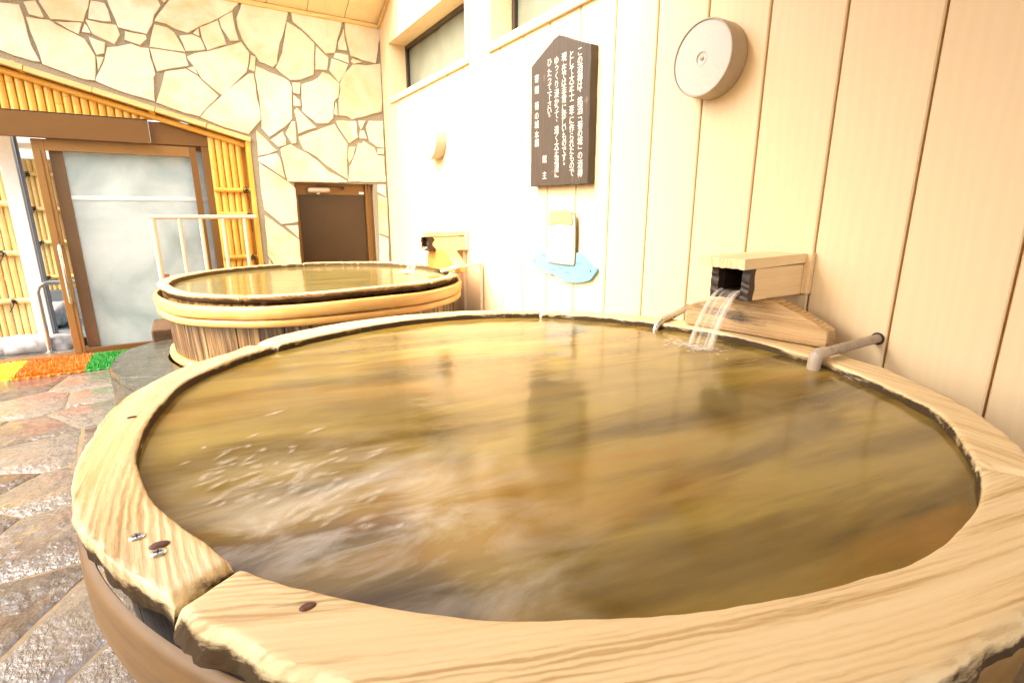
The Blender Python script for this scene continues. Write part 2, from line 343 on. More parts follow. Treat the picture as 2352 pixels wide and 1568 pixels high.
# ------------------------------------------------------------------ ground and floor
m = MB(); m.add([(-90,-90,-.03),(90,-90,-.03),(90,90,-.03),(-90,90,-.03)], [(0,1,2,3)]); struct(m.build('ground', M['grout'], smooth=0))
def clip(poly, p, nrm):          # keep the side where (q-p).n <= 0
    out = []
    for i in range(len(poly)):
        a, b = poly[i], poly[(i+1) % len(poly)]
        da = (a[0]-p[0])*nrm[0]+(a[1]-p[1])*nrm[1]; db = (b[0]-p[0])*nrm[0]+(b[1]-p[1])*nrm[1]
        if da <= 0: out.append(a)
        if da*db < 0: t = da/(da-db); out.append((a[0]+(b[0]-a[0])*t, a[1]+(b[1]-a[1])*t))
    return out
def flags(x0, y0, x1, y1, step, gap, seed):
    rg = random.Random(seed); S = []
    nx, ny = int((x1-x0)/step)+1, int((y1-y0)/step)+1
    for i in range(nx):
        for j in range(ny):
            S.append((x0+(i+.5+rg.uniform(-.46,.46))*step, y0+(j+.5+rg.uniform(-.46,.46))*step))
    for s in S:
        P = [(x0,y0),(x1,y0),(x1,y1),(x0,y1)]
        for q in S:
            dx, dy = q[0]-s[0], q[1]-s[1]; d = math.hypot(dx, dy)
            if 0 < d < step*3.2: P = clip(P, (s[0]+dx*(.5-gap/2/d), s[1]+dy*(.5-gap/2/d)), (dx, dy))
        if len(P) > 2: yield P, rg.random(), rg
m = MB(); m.box((-3.6,-1.2,-.025), (XW,5.95,-.0005), 0); fl = struct(m.build('floor', M['grout'], smooth=0))
m = MB()
for P, t, rg in flags(-3.4, -.9, 1.3, 5.93, .44, .010, 11):
    ax, ay, dz = rg.uniform(-.007,.007), rg.uniform(-.007,.007), rg.uniform(.0005,.003)
    cx = sum(p[0] for p in P)/len(P); cy = sum(p[1] for p in P)/len(P)
    if math.hypot(cx-T1.x, cy-T1.y) < .5 or math.hypot(cx-T2.x, cy-T2.y) < .5: continue
    # broken edges: subdivide and jitter
    Q = []
    for i, a in enumerate(P):
        b = P[(i+1) % len(P)]; L = math.hypot(b[0]-a[0], b[1]-a[1]); k = max(1, int(L/.05))
        for s in range(k):
            u = s/k; j = .004 if s else 0; Q.append((a[0]+(b[0]-a[0])*u+rg.uniform(-j,j), a[1]+(b[1]-a[1])*u+rg.uniform(-j,j)))
    m.tint = t; off = Vector((rg.uniform(0,9), rg.uniform(0,9), 0)); m.gf = lambda p, o=off: p+o
    m.prism([(x,y,-.008) for x, y in Q], (0,0,.01), None, .011)
    for i in range(len(m.v)-3*len(Q), len(m.v)):
        p = m.v[i]; p.z += (p.x-cx)*ax+(p.y-cy)*ay+dz if p.z > -.007 else 0
m.gf = None
m.build('flagstones', M['slate'], fl, smooth=30)

# ------------------------------------------------------------------ stone wall
xo = ony(580, 400, YS).x + .012                       # right side of the recessed opening
slA, slB = ony(0, 133, YS), ony(587.6, 319.8, YS); slk = (slB.z-slA.z)/(slB.x-slA.x)
slz = lambda x: slA.z+(x-slA.x)*slk
dl = ony(*ZC(640, 900), YS).x; dr = ony(*ZC(1494, 1000), YS).x; dz = ony(*ZC(1000, 672), YS).z
ZTOP = 2.94
sw = thing('stone_wall', 'honey coloured crazy stone wall at the far end, around the dark brown door', 'wall', (.9, YS, 0))
m = MB(); XL = -2.1
m.prism([(XL,YS,slz(XL)),(xo,YS,slz(xo)),(xo,YS,0),(dl,YS,0),(dl,YS,dz),(dr,YS,dz),(dr,YS,0),(XW,YS,0),(XW,YS,ZTOP+.1),(XL,YS,ZTOP+.1)], (0,.115,0))
m.build('wall_core', M['mortar'], sw, smooth=0)
SA = [[(-260,-10),(110,45),(205,55),(235,140),(255,190),(300,380),(340,500),(400,610),(430,665),(350,655),(150,600),(0,540),(-260,470)],
 [(250,25),(375,12),(425,95),(468,185),(455,198),(310,165),(285,105)],
 [(275,185),(400,205),(520,220),(610,275),(770,350),(905,425),(940,480),(1015,600),(1015,865),(900,850),(455,690),(430,600),(390,490),(330,350)],
 [(400,-60),(960,-60),(950,0),(935,90),(905,160),(888,240),(700,225),(540,212),(470,110),(420,30)],
 [(590,235),(870,248),(838,372),(740,330)], [(968,12),(1050,25),(1110,40),(1150,110),(1180,235),(1100,235),(940,205),(945,90)],
 [(905,212),(1060,248),(1235,270),(1278,375),(1218,478),(1100,425),(985,370),(940,290)], [(898,255),(925,280),(968,362),(870,345)],
 [(1115,-60),(1670,-60),(1675,0),(1708,70),(1640,165),(1620,260),(1560,370),(1400,335),(1255,300),(1230,220),(1160,75)],
 [(1330,340),(1550,378),(1563,420),(1490,485),(1325,430)], [(945,395),(1120,460),(1110,575),(1030,590),(975,480)], [(1028,605),(1105,615),(1045,760)],
 [(1140,510),(1250,500),(1390,470),(1500,510),(1580,520),(1600,620),(1625,690),(1655,790),(1635,835),(1640,1000),(1645,1085),(1500,1040),(1250,965),(1020,870),(1025,830),(1110,640)],
 [(1590,520),(1780,545),(1970,575),(1985,640),(2005,705),(1820,735),(1670,765),(1630,660)],
 [(1640,265),(1780,300),(1850,350),(1900,430),(1970,560),(1800,540),(1590,505),(1600,430)], [(1690,-60),(1850,-60),(1745,40),(1710,0)],
 [(1640,230),(1660,190),(1750,70),(1860,-70),(2465,-70),(2550,28),(2460,125),(2310,210),(2100,300),(1990,358),(1850,314),(1765,266)],
 [(-60,-130),(200,-130),(230,-30),(110,10),(-60,-10)], [(250,-130),(380,-130),(370,-10),(240,5)], [(-500,-130),(-80,-130),(-80,-20),(-280,-30),(-500,-110)], [(-500,-90),(-300,-10),(-290,440),(-500,370)]]
SB = [[(88,360),(148,305),(160,398)], [(160,295),(355,220),(385,310),(445,480),(245,540),(190,420)],
 [(365,210),(505,130),(520,220),(545,330),(578,440),(485,445),(440,370),(388,300)], [(-60,385),(75,370),(165,410),(200,470),(222,535),(30,550),(15,545),(-20,460)],
 [(25,610),(100,575),(250,550),(450,495),(600,450),(690,570),(680,690),(660,770),(540,890),(410,1025),(370,1000),(180,840),(110,720),(50,650)],
 [(600,35),(850,75),(1105,120),(1080,230),(1060,330),(1010,460),(985,600),(985,680),(935,722),(800,665),(750,590),(690,540),(610,420),(565,300),(548,200),(590,90)],
 [(1085,235),(1250,340),(1370,455),(1380,480),(1370,800),(1240,850),(1120,855),(1020,780),(965,730),(1000,660),(1040,560),(1065,400)],
 [(1125,125),(1400,165),(1680,220),(1650,340),(1620,430),(1595,570),(1500,575),(1390,460),(1300,370),(1150,240)], [(1690,310),(1700,420),(1725,548),(1630,535),(1630,460)],
 [(1700,225),(1900,258),(2085,290),(2085,400),(2060,470),(2045,600),(2030,680),(1890,650),(1765,600),(1730,470),(1705,370)],
 [(1395,490),(1530,620),(1515,750),(1385,745)], [(1600,565),(1740,590),(1745,680),(1580,620)], [(1765,660),(1785,625),(1885,665),(1790,685)], [(1560,625),(1740,690),(1700,790),(1640,885),(1535,750)],
 [(1790,690),(1930,700),(2080,680),(2085,800),(2100,1080),(2095,1190),(1950,1230),(1780,1275),(1730,1240),(1635,1230),(1635,1060),(1655,960),(1650,890),(1690,790)],
 [(1240,905),(1350,870),(1420,830),(1465,770),(1540,800),(1645,890),(1645,960),(1635,1040),(1590,1080),(1580,1260),(1525,1315),(1400,1315),(1250,1190),(1245,1050)],
 [(1145,882),(1230,885),(1220,1010),(1155,990)], [(1155,1010),(1225,1070),(1235,1135),(1160,1130)], [(1605,1080),(1620,1120),(1625,1235),(1585,1220)],
 [(755,705),(900,770),(1050,830),(1110,870),(1140,930),(1140,1100),(1145,1260),(1120,1300),(1060,1360),(900,1460),(820,1370),(815,1220),(790,1010),(750,800)],
 [(705,590),(755,610),(745,770),(680,740)], [(730,785),(755,900),(775,1060),(810,1210),(810,1280),(680,1430),(500,1380),(250,1290),(170,1250),(230,1170),(370,1050),(480,950),(600,850),(680,790)],
 [(-210,770),(-140,755),(10,735),(140,810),(365,1025),(250,1140),(165,1245),(0,1205),(-300,1095),(-260,980)], [(30,730),(105,710),(145,800)],
 [(1195,1150),(1240,1200),(1400,1360),(1300,1390),(1210,1425),(1200,1320),(1165,1180)]]
SCc = [[(208,105),(260,150),(430,320),(340,360),(226,380),(212,200)], [(360,205),(430,160),(490,115),(530,195),(530,260),(445,285)], [(590,5),(625,5),(640,130),(640,245),(590,245),(525,140)],
 [(660,175),(800,120),(1050,35),(1110,130),(1195,245),(1190,450),(1195,630),(1110,580),(960,480),(860,390),(720,315)],
 [(470,300),(580,255),(650,300),(760,350),(870,430),(980,540),(1100,600),(1190,650),(1190,665),(900,660),(550,655),(510,500)],
 [(232,395),(430,350),(465,400),(520,620),(400,545),(234,440)], [(238,450),(350,530),(560,665),(630,730),(645,860),(660,1085),(640,1095),(480,1115),(295,960),(262,750)],
 [(298,1020),(380,1070),(500,1160),(670,1280),(702,1620),(430,1600),(335,1450),(312,1200)], [(525,1135),(660,1130),(668,1265)], [(1065,0),(1285,0),(1305,180),(1215,245),(1150,150),(1090,60)],
 [(1315,0),(1385,0),(1340,95),(1318,40)], [(1330,110),(1370,100),(1405,195),(1325,190)], [(1425,0),(1575,0),(1590,295),(1510,285),(1430,220),(1395,70)], [(1205,280),(1280,282),(1250,400),(1215,450),(1195,400)],
 [(1370,215),(1480,290),(1520,370),(1590,380),(1600,590),(1612,605),(1608,662),(1200,655),(1215,500),(1260,400),(1310,240),(1350,245)], [(1520,300),(1590,300),(1585,365),(1520,355)],
 [(1520,690),(1605,690),(1615,825),(1520,770)], [(1525,800),(1620,835),(1635,1250),(1540,1215),(1530,900)], [(1540,1230),(1635,1270),(1644,1600),(1552,1600)],
 [(345,1490),(420,1610),(704,1640),(730,2100),(360,2100)], [(365,2120),(730,2115),(760,2600),(400,2600)], [(1550,1620),(1646,1620),(1660,2200),(1570,2200)]]
m = MB(); rg = random.Random(3)
for zf, lst in ((ZA, SA), (ZB, SB), (ZC, SCc)):
    for poly in lst:
        P = [ony(*zf(*p), YS) for p in poly]; Q = []
        for i, a in enumerate(P):
            b = P[(i+1) % len(P)]; k = max(1, int((b-a).length/.05))
            for s in range(k): 
                q = a.lerp(b, s/k); j = .0035 if s else .001; Q.append(Vector((q.x+rg.uniform(-j,j), YS, q.z+rg.uniform(-j,j))))
        if sum((Q[i].x*Q[(i+1)%len(Q)].z-Q[(i+1)%len(Q)].x*Q[i].z) for i in range(len(Q))) < 0: Q = Q[::-1]
        m.prism(Q, (0,-rg.uniform(.012,.018),0), rg.random(), .0035)
LA, LB, LC, LD = ony(-400, -36, YS), ony(900, -36, YS), ony(-112, -200, YS), ony(-112, 300, YS)
nA, nC = (LB.z-LA.z, -(LB.x-LA.x)), (-(LD.z-LC.z), LD.x-LC.x)
for P, t, rg2 in flags(-2.1, 1.4, .7, ZTOP+.02, .27, .02, 4):    # the wall goes on above and to the left in the same crazy pattern
    up_part = clip(P, (LA.x, LA.z), nA)
    rest = clip(clip(clip(P, (LA.x, LA.z-.012), (-nA[0], -nA[1])), (LC.x, LC.z), nC), (slA.x, slA.z+.006), (slk, -1))
    for q in (up_part, rest):
        if len(q) > 2: m.prism([Vector((x, YS, z)) for x, z in q], (0,-rg2.uniform(.012,.018),0), t, .0035)
m.build('stone_facing', M['stone'], sw, smooth=30)

# far brown service door set into the stone wall
yd = YS+.07
sd = thing('service_door', 'low dark brown metal door with a closer on top, in the stone wall', 'door', ((dl+dr)/2, yd, 0))
m = MB(); m.box((dl,yd,0), (dl+.035,yd+.04,dz)); m.box((dr-.075,yd-.02,0), (dr,yd+.04,dz)); m.box((dl+.035,yd,dz-.02), (dr-.075,yd+.04,dz)); m.box((dr-.045,yd-.03,0),(dr-.03,yd-.02,dz)); m.build('door_frame', M['brown'], sd, smooth=0, bevel=.002)
zr = ony(*ZC(1000, 795), yd).z
m = MB(); m.box((dl+.037,yd+.01,.01), (dr-.077,yd+.04,zr-.002)); m.build('door_panel', M['browndk'], sd, smooth=0, bevel=.002)
m = MB(); m.box((dl+.037,yd+.006,zr), (dr-.077,yd+.04,dz-.022)); m.build('top_rail', M['brown'], sd, smooth=0, bevel=.002)
a, b = ony(*ZC(765, 750), yd-.03), ony(*ZC(1005, 750), yd-.03)
m = MB(); m.tube([a, a.lerp(b,.04), a.lerp(b,.1), a.lerp(b,.9), a.lerp(b,.96), b], [.012,.022,.026,.026,.022,.012], 14); m.lathe(a.lerp(b,.45)-Vector((0,0,.024)), (0,0,-1), [(.02,0),(.018,.014)], 16)
cl = m.build('door_closer', M['lampr'], sd)
a, b = ony(*ZC(855, 700), yd-.04), ony(*ZC(1150, 722), yd-.02)
m = MB(); m.tube([a, a.lerp(b,.6)+Vector((0,-.03,.004)), b], .006, 8); m.tube([b+Vector((0,0,.012)), b-Vector((0,0,.02))], .012, 8); m.build('closer_arm', M['browndk'], cl)
a = ony(*ZC(1350, 780), yd); m = MB(); m.box((a.x-.028,yd+.003,a.z-.011), (a.x+.024,yd+.0055,a.z+.011)); m.build('sticker', M['white'], sd, smooth=0)

# ------------------------------------------------------------------ recessed bamboo clad opening
xr = ony(*ZC(190, 900), YS).x            # inner side of the corner post
m = MB()
for k in range(5):
    x = xr+.006+k*.0; break
cp = thing('corner_post', 'split bamboo corner post where the stone wall meets the bamboo panel', 'post', (xo-.02, YS, 0))
m.box((xo-.040, YS-.012, 0), (xo-.003, YS+.10, slz(xo)-.03)); m.build('post', M['bamboo'], cp, smooth=0, bevel=.006)
for z in (.35,.75,1.12,1.5,1.78):
    m = MB(); m.box((xo-.042,YS-.014,z), (xo-.002,YS+.101,z+.006)); m.build('node_ring', M['bamboo'], cp, smooth=0, bevel=.002)
# lintel and door frame
zl0, zl1 = ony(*Z1(300, 822), YD-.06).z, ony(*Z1(300, 675), YD-.06).z
xj0, xj1 = ony(*Z1(1252, 1100), YD).x-.05, ony(*Z1(1268, 1100), YD).x     # right jamb
fr = thing('door_frame', 'wide brown metal lintel and jamb framing the glass sliding door', 'door frame', (-.6, YD, 0))
xe = ony(*Z1(888, 790), YD-.06).x
m = MB(); m.box((-2.1, YD-.06, zl0), (xe, YD-.005, zl1)); m.build('lintel_cover', M['brown'], fr, smooth=0, bevel=.003)
m = MB(); m.box((-2.1, YD-.03, zl1+.001), (xe, YD, zl1+.012)); m.build('flashing', M['browndk'], fr, smooth=0)
m = MB(); m.box((xe+.002, YD-.02, zl0+.005), (xj1, YD, min(zl1, slz(xj1)+.16))); m.build('lintel', M['brown'], fr, smooth=0, bevel=.002)
m = MB(); m.box((xj1-.055, YD-.015, 0), (xj1, YD+.1, zl0+.004)); m.build('jamb', M['brown'], fr, smooth=0, bevel=.003)
m = MB(); m.box((-2.1, YD-.03, -.004), (xj1-.06, YD+.1, .012)); m.build('threshold', M['brown'], fr, smooth=0, bevel=.002)
# bamboo panel: poles above the lintel and beside the door
bp = thing('bamboo_cladding', 'golden bamboo poles cladding the wall above and beside the sliding door', 'bamboo panel', (0, YD-.02, 0))
m = MB(); x = -2.08; pr = .026
while x < xj1-.01:
    zt = slz(x)-.05; zb = zl1+.013
    if zt > zb+.02: m.bamboo((x, YD-.012, zb), (x, YD-.012, zt), pr, 12, .34)
    x += pr*2.04
x = xj1+pr
while x < xo-.05:
    m.bamboo((x, YD-.012, 0), (x, YD-.012, slz(x)-.05), pr, 12, .34); x += pr*2.04
m.box((-2.1, YD+.005, zl1+.02), (xj1, YD+.02, 2.9), .9); m.box((xj1, YD+.012, 0), (xo-.001, YD+.03, 2.2), .9)
m.build('pole_cladding', M['bamboo'], bp)
for a in ((1370,1132),(1380,1275),(1420,1530)):
    z = ony(*Z1(*a), YD-.05).z; m = MB(); m.bamboo((xj1+.004,YD-.05,z), (xo-.04,YD-.05,z), .021, 12, .35, .2); bt = m.build('batten', M['bamboo'], bp)
    m = MB(); c = Vector((xo-.075, YD-.075, z))
    for k in range(5):
        p = [c+Vector((random.uniform(-.03,.03), random.uniform(-.008,.004), random.uniform(-.03,.03))) for _ in range(5)]
        m.tube(p+[p[0]], .0022, 5)
    m.tube([c, c+Vector((.006,-.004,-.05)), c+Vector((.012,0,-.1)), c+Vector((.012,.0,-.16))], .0022, 5)
    m.build('twine_knot', M['twine'], bt)
rl = MB(); rl.bamboo((-2.1, YD-.05, slz(-2.1)-.075), (xo-.045, YD-.05, slz(xo-.045)-.075), .024, 12, .36, .2); rl.build('sloping_rail', M['bamboo'], bp)
# eave boards capping the sloping edge
ev = thing('eave_trim', 'pale sloping wooden boards capping the top edge of the bamboo recess', 'trim', (-.5, YS, slz(-.5)))
sd_ = Vector((1, 0, slk)).normalized(); up_ = Vector((-slk, 0, 1)).normalized()
cuts = [-2.1, -1.55, ony(*ZA(230, 640), YS).x, ony(*ZA(970, 890), YS).x, ony(*ZB(-320, 1120), YS).x, ony(*ZB(230, 1300), YS).x, xo+.004]
for k in range(len(cuts)-1):
    x0, x1 = cuts[k]+.002, cuts[k+1]-.002; c = Vector(((x0+x1)/2, YS+.04-random.uniform(0,.006), slz((x0+x1)/2)-.022+random.uniform(-.003,.003)))
    m = MB(); m.gf = lambda p, k=k: Vector((p.x, p.z*3+k*1.7, p.y)); m.tint = random.random()
    m.obox(c, sd_*((x1-x0)/2/sd_.x), (0,.065,0), up_*.019); m.build('board', M['eave'], ev, smooth=0, bevel=.002)
for a in ((150,690),(1580,1160)):
    p = ony(*ZA(*a), YS); m = MB(); m.tube([p+Vector((-.01,-.02,.01)), p+Vector((.03,.07,-.03))], .018, 12); m.build('rafter_end', M['bamboo'], ev)

# ------------------------------------------------------------------ sliding door
xs0 = ony(*Z1(178, 830), YD).x; xs1 = ony(*Z1(238, 830), YD).x; zt1 = zl0-.004; zt0 = ony(*Z1(600, 912), YD).z
xq0 = ony(*Z1(1140, 1000), YD).x; xq1 = ony(*Z1(1180, 1000), YD).x
do = thing('sliding_door', 'bronze framed glass sliding door with a long vertical pull handle, half open', 'sliding door', ((xs0+xq1)/2, YD, 0))
m = MB(); m.box((xs0,YD-.012,.013), (xs1+.015,YD+.025,zt1)); st = m.build('stile', M['brownlt'], do, smooth=0, bevel=.003)
m = MB(); m.box((xs1-.012,YD-.016,.014), (xs1-.008,YD-.0125,zt0)); m.build('bead', M['brown'], st, smooth=0)
m = MB(); m.box((xq0,YD-.012,.013), (xq1,YD+.025,zt1)); m.build('stile', M['brown'], do, smooth=0, bevel=.003)
m = MB(); m.box((xs1+.016,YD-.010,zt0), (xq0-.001,YD+.023,zt1)); m.build('top_rail', M['brownlt'], do, smooth=0, bevel=.003)
m = MB(); m.box((xs1+.016,YD-.010,.013), (xq0-.001,YD+.023,.05)); m.build('bottom_rail', M['brown'], do, smooth=0, bevel=.003)
m = MB(); m.box((xs1+.016,YD+.004,.05), (xq0-.001,YD+.009,zt0)); m.build('pane', M['glass'], do, smooth=0)
h0, h1 = ony(127, 565, YD-.06), ony(152, 698, YD-.06); xh = (xs0+xs1)/2+.02
m = MB(); m.tube([(xh,YD-.012,h0.z),(xh,YD-.045,h0.z),(xh,YD-.06,h0.z-.02),(xh,YD-.06,h1.z+.02),(xh,YD-.045,h1.z),(xh,YD-.012,h1.z)], .013, 12); m.build('pull_handle', M['steel'], do)
# fixed frosted panel behind it
yp = YD+.05
fp = thing('glass_panel', 'steamed up frosted glass panel behind the sliding door', 'glass panel', (0, yp, 0))
xf0 = ony(*Z1(322, 1000), yp).x-.016; xf1 = xf0+.085
m = MB(); m.box((xf0,yp,.013), (xf1,yp+.035,zl0+.02)); m.build('stile', M['brown'], fp, smooth=0, bevel=.003)
for q0, q1 in ((.013,.04),(zl0-.03,zl0+.02)): m = MB(); m.box((xf1+.001,yp,q0), (xj1-.002,yp+.03,q1)); m.build('rail', M['brown'], fp, smooth=0, bevel=.003)
m = MB(); m.box((xf1+.001,yp+.012,.04), (xj1-.002,yp+.018,zl0-.03)); m.build('pane', M['frost'], fp, smooth=0)
z_ = ony(300, 456, yp).z
m = MB(); m.box((xf1+.001,yp+.004,z_-.016), (xj1-.002,yp+.0115,z_+.016)); m.build('mid_rail', M['white'], fp, smooth=0, bevel=.002)

# ------------------------------------------------------------------ outside the door
def fence(name, label, y, x0, x1, z0, z1, bats, ties, r=.025):
    f = thing(name, label, 'fence', ((x0+x1)/2, y, z0), 'bamboo fences outside the door')
    m = MB(); x = x0+r
    while x < x1:
        q = r*random.uniform(.86,1.06); m.bamboo((x,y,z0), (x,y,z1), q, 10, .33); x += 2*q*1.02
    m.build('pole_panel', M['bambooout'], f)
    for z in bats:
        m = MB(); m.bamboo((x0,y-r-.02,z), (x1+.01,y-r-.02,z), .024, 10, .35); b = m.build('batten', M['bambooout'], f)
        for t in ties:
            m = MB(); c = Vector((t,y-r-.045,z))
            for k in range(3):
                p = [c+Vector((random.uniform(-.025,.025), random.uniform(-.006,.004), random.uniform(-.03,.03))) for _ in range(4)]; m.tube(p+[p[0]], .0025, 5)
            m.tube([c, c+Vector((-.02,0,-.05)), c+Vector((-.045,0,-.09))], .0025, 5); m.build('twine_knot', M['twine'], b)
    return f
yf1 = 6.05; fx1 = ony(*ZL(450, 1000), yf1).x
fence('bamboo_fence', 'sunlit golden bamboo fence just outside the open door, nearest the stones', yf1, -2.6, fx1, .13, 1.95,
      [ony(0, 793, yf1).z, ony(0, 692, yf1).z, ony(0, 582, yf1).z, ony(0, 468, yf1).z], [ony(*ZL(335,1010),yf1).x-.02, ony(*ZL(235,600),yf1).x-.02, -1.75, -2.2])
yf2 = 7.7; zf2 = ony(*ZL(620, 470), yf2).z
fence('bamboo_fence', 'paler bamboo fence farther back, beyond the pool and the white post', yf2, -2.6, 2.2, zf2, ony(*ZD(280, 370), yf2).z,
      [ony(*ZD(400, 945), yf2).z, ony(*ZD(480, 1325), yf2).z, ony(*ZL(590, 315), yf2).z, ony(*ZD(320, 545), yf2).z], [ony(*ZD(410, 945), yf2).x, ony(*ZD(490, 1325), yf2).x, -.9, .2])
yw = 5.90; pa, pb = ony(*ZL(330, 300), yw), ony(*ZL(480, 300), yw)
m = MB(); m.box((pa.x-.02,yw,0), (pb.x,yw+.1,2.35)); tag(m.build('white_post', M['white'], smooth=0, bevel=.004), 'bright white square post standing between the two bamboo fences', 'post')
m = MB(); m.box((pb.x+.012,yw+.02,0), (pb.x+.03,yw+.06,2.2)); tag(m.build('grey_pole', M['concrete'], smooth=0, bevel=.003), 'thin dark pole beside the white post outside', 'pole')
m = MB(); m.box((-3,7.25,ony(*ZD(250,300),7.4).z+.08), (2.4,7.9,ony(*ZD(250,300),7.4).z+.14)); tag(m.build('outdoor_canopy', M['white'], smooth=0, bevel=.004), 'pale canopy board roofing the outdoor bath beyond the far fence', 'canopy')
m = MB(); m.box((-2.8,yf2-.06,-.02), (2.4,yf2+.06,zf2-.004)); tag(m.build('pool_wall', M['concrete'], smooth=0, bevel=.006), 'dark grey plaster wall below the farther bamboo fence', 'wall')
# stone kerb and pool
def rock(m, c, s, seed):
    rg = random.Random(seed); seg, ring = 14, 8; vs = []
    for i in range(ring+1):
        th = pi*i/ring
        for k in range(seg):
            a = 2*pi*k/seg; d = Vector((sin(th)*cos(a), sin(th)*sin(a), cos(th)))
            d = Vector([math.copysign(abs(q)**.55, q) for q in d])
            q = 1+.16*noise.noise(d*2.1+Vector((seed*3.1,0,0)))+.06*noise.noise(d*6+Vector((0,seed,0)))
            vs.append(Vector(c)+Vector((d.x*s[0], d.y*s[1], d.z*s[2]))*q)
    m.add(vs, [(i*seg+k,(i+1)*seg+k,(i+1)*seg+(k+1)%seg,i*seg+(k+1)%seg) for i in range(ring) for k in range(seg)], rg.random())
k0 = ony(*ZL(0, 1220), 5.9)
for i, (xx, w, zc, label) in enumerate([(-2.35,.36,.07,'long grey kerb rock at the foot of the golden bamboo fence, by the left edge'), (ony(*ZL(120,1220),5.92).x,.24,.06,'rough grey kerb rock below the golden bamboo fence'), (ony(*ZL(400,1200),5.95).x,.2,.055,'smaller grey kerb rock beside the foot of the metal grab rail'), (ony(*ZL(700,1110),6.02).x,.17,.06,'rounded grey rock on the edge of the outdoor pool')]):
    m = MB(); rock(m, (xx,5.95+.02*(i%2),zc), (w,.13,.085), i+1); tag(m.build('kerb_rock', M['rock'], smooth=50), label, 'rock', 'rocks edging the outdoor pool')
m = MB(); m.add([(-1.9,6.1,.05),(2.4,6.1,.05),(2.4,yf2-.07,.05),(-1.9,yf2-.07,.05)], [(0,1,2,3)]); struct(m.build('water', M['pool'], smooth=0))
p = ony(*ZL(620, 760), 6.9); m = MB(); rock(m, (p.x-.02,6.95,.16), (.14,.3,.12), 9); tag(m.build('pool_ledge', M['rock'], smooth=50), 'pale rock ledge rising from the outdoor pool water', 'rock')
gb = ony(*ZL(605, 1225), 5.83); gt = ony(*ZL(480, 400), 5.83)
gx = gb.x
m = MB(); m.tube([(gx,5.83,0),(gx,5.83,gt.z-.07),(gx+.015,5.835,gt.z-.025),(gx+.06,5.86,gt.z),(gx+.35,6.1,gt.z-.02),(gx+.6,6.3,gt.z-.05)], .019, 14)
gr = thing('grab_rail', 'bent stainless steel grab rail just outside the sliding door', 'handrail', (gx, 5.83, 0)); m.build('rail_tube', M['steel'], gr)
m = MB(); m.lathe((gx,5.83,0), (0,0,1), [(.035,.0),(.035,.008),(.022,.012)], 20); m.build('foot_plate', M['steel'], gr)

# ------------------------------------------------------------------ turf mats
def turf(x0, x1, colA, colB, label):
    n = NT('turf'); c = n.mix(n.tint(), colA, colB); mat = n.fin(c, .55)
    t = thing('turf_mat', label, 'turf mat', ((x0+x1)/2, 5.18, 0), 'row of coloured turf mats before the door')
    y0, y1 = 4.93, 5.43; m = MB(); m.box((x0+.002,y0,.004), (x1-.002,y1,.014), .8)
    for k in range(7):
        x = x0+(k+.5)*(x1-x0)/7; m.lathe((x,y0,.004), (0,0,1), [(.012,0),(.012,.009)], 12, .9)
    m.build('backing', mat, t, smooth=0)
    m = MB(); rg = random.Random(int(x0*1000))
    for _ in range(5200):
        x, y = rg.uniform(x0,x1), rg.uniform(y0,y1); a = rg.uniform(0,2*pi); h = rg.uniform(.016,.032); w = .0032; lx, ly = rg.uniform(-.012,.012), rg.uniform(-.012,.012)
        m.add([(x-w*cos(a),y-w*sin(a),.013),(x+w*cos(a),y+w*sin(a),.013),(x+lx*.5+w*.7*cos(a),y+ly*.5+w*.7*sin(a),.013+h*.6),(x+lx,y+ly,.013+h)], [(0,1,2,3)], rg.random())
    struct(m.build('turf_blades', mat, t, smooth=0), 'stuff')
turf(-1.60, -1.19, (.85,.55,.03,1), (.95,.75,.12,1), 'yellow artificial turf mat, the one nearest the left edge')
turf(-1.19, -.78, (.80,.13,.012,1), (.90,.26,.025,1), 'orange artificial turf mat in front of the door stile')
turf(-.78, -.37, (.015,.20,.02,1), (.05,.36,.06,1), 'green artificial turf mat next to the slate step')

# ------------------------------------------------------------------ slate step beside the far tub
sp = thing('stone_step', 'dark wet slate step curving round the far tub', 'step', (-.25, 3.8, 0))
ZST = .30
out = [(-.20,4.36),(-.30,4.30),(-.40,4.20),(-.445,4.08),(-.47,3.93),(-.48,3.74),(-.46,3.60),(-.41,3.44),(-.33,3.22),(-.22,3.0),(-.05,2.82),(.15,2.68),(.4,2.58)]
inn = []
for i in range(len(out)):
    a = R(150 + i*(272-150)/(len(out)-1)); inn.append((T2.x+.965*cos(a), T2.y+.965*sin(a)))
cut = [0, 7, 10, 12]
m = MB(); m.prism([(x,y,0) for x,y in out+inn[::-1]], (0,0,ZST-.035)); m.build('riser', M['step'], sp, smooth=0)
for a, b in zip(cut[:-1], cut[1:]):
    P = [Vector((x,y,ZST-.034)) for x,y in out[a:b+1]] + [Vector((x,y,ZST-.034)) for x,y in inn[a:b+1][::-1]]
    Q = []
    for i, p in enumerate(P):
        q = P[(i+1)%len(P)]; k = max(1, int((q-p).length/.06))
        for s in range(k): w = p.lerp(q, s/k); j = .003 if s else 0; Q.append(w+Vector((random.uniform(-j,j), random.uniform(-j,j), 0)))
    cc = sum(Q, Vector())/len(Q); Q = [p+(cc-p).normalized()*.004 for p in Q]
    m = MB(); m.gf = lambda p, a=a: p+Vector((a*2.3,0,0)); m.prism(Q, (0,0,.034), random.random(), .006); m.build('slate_slab', M['step'], sp, smooth=30)
m = MB(); m.gf = lambda p: p; m.box((-.29,4.40,0), (.25,4.86,.37)); tag(m.build('wooden_step', M['stave'], smooth=0, bevel=.012), 'dark brown wooden step behind the slate step, under the handrail', 'step')

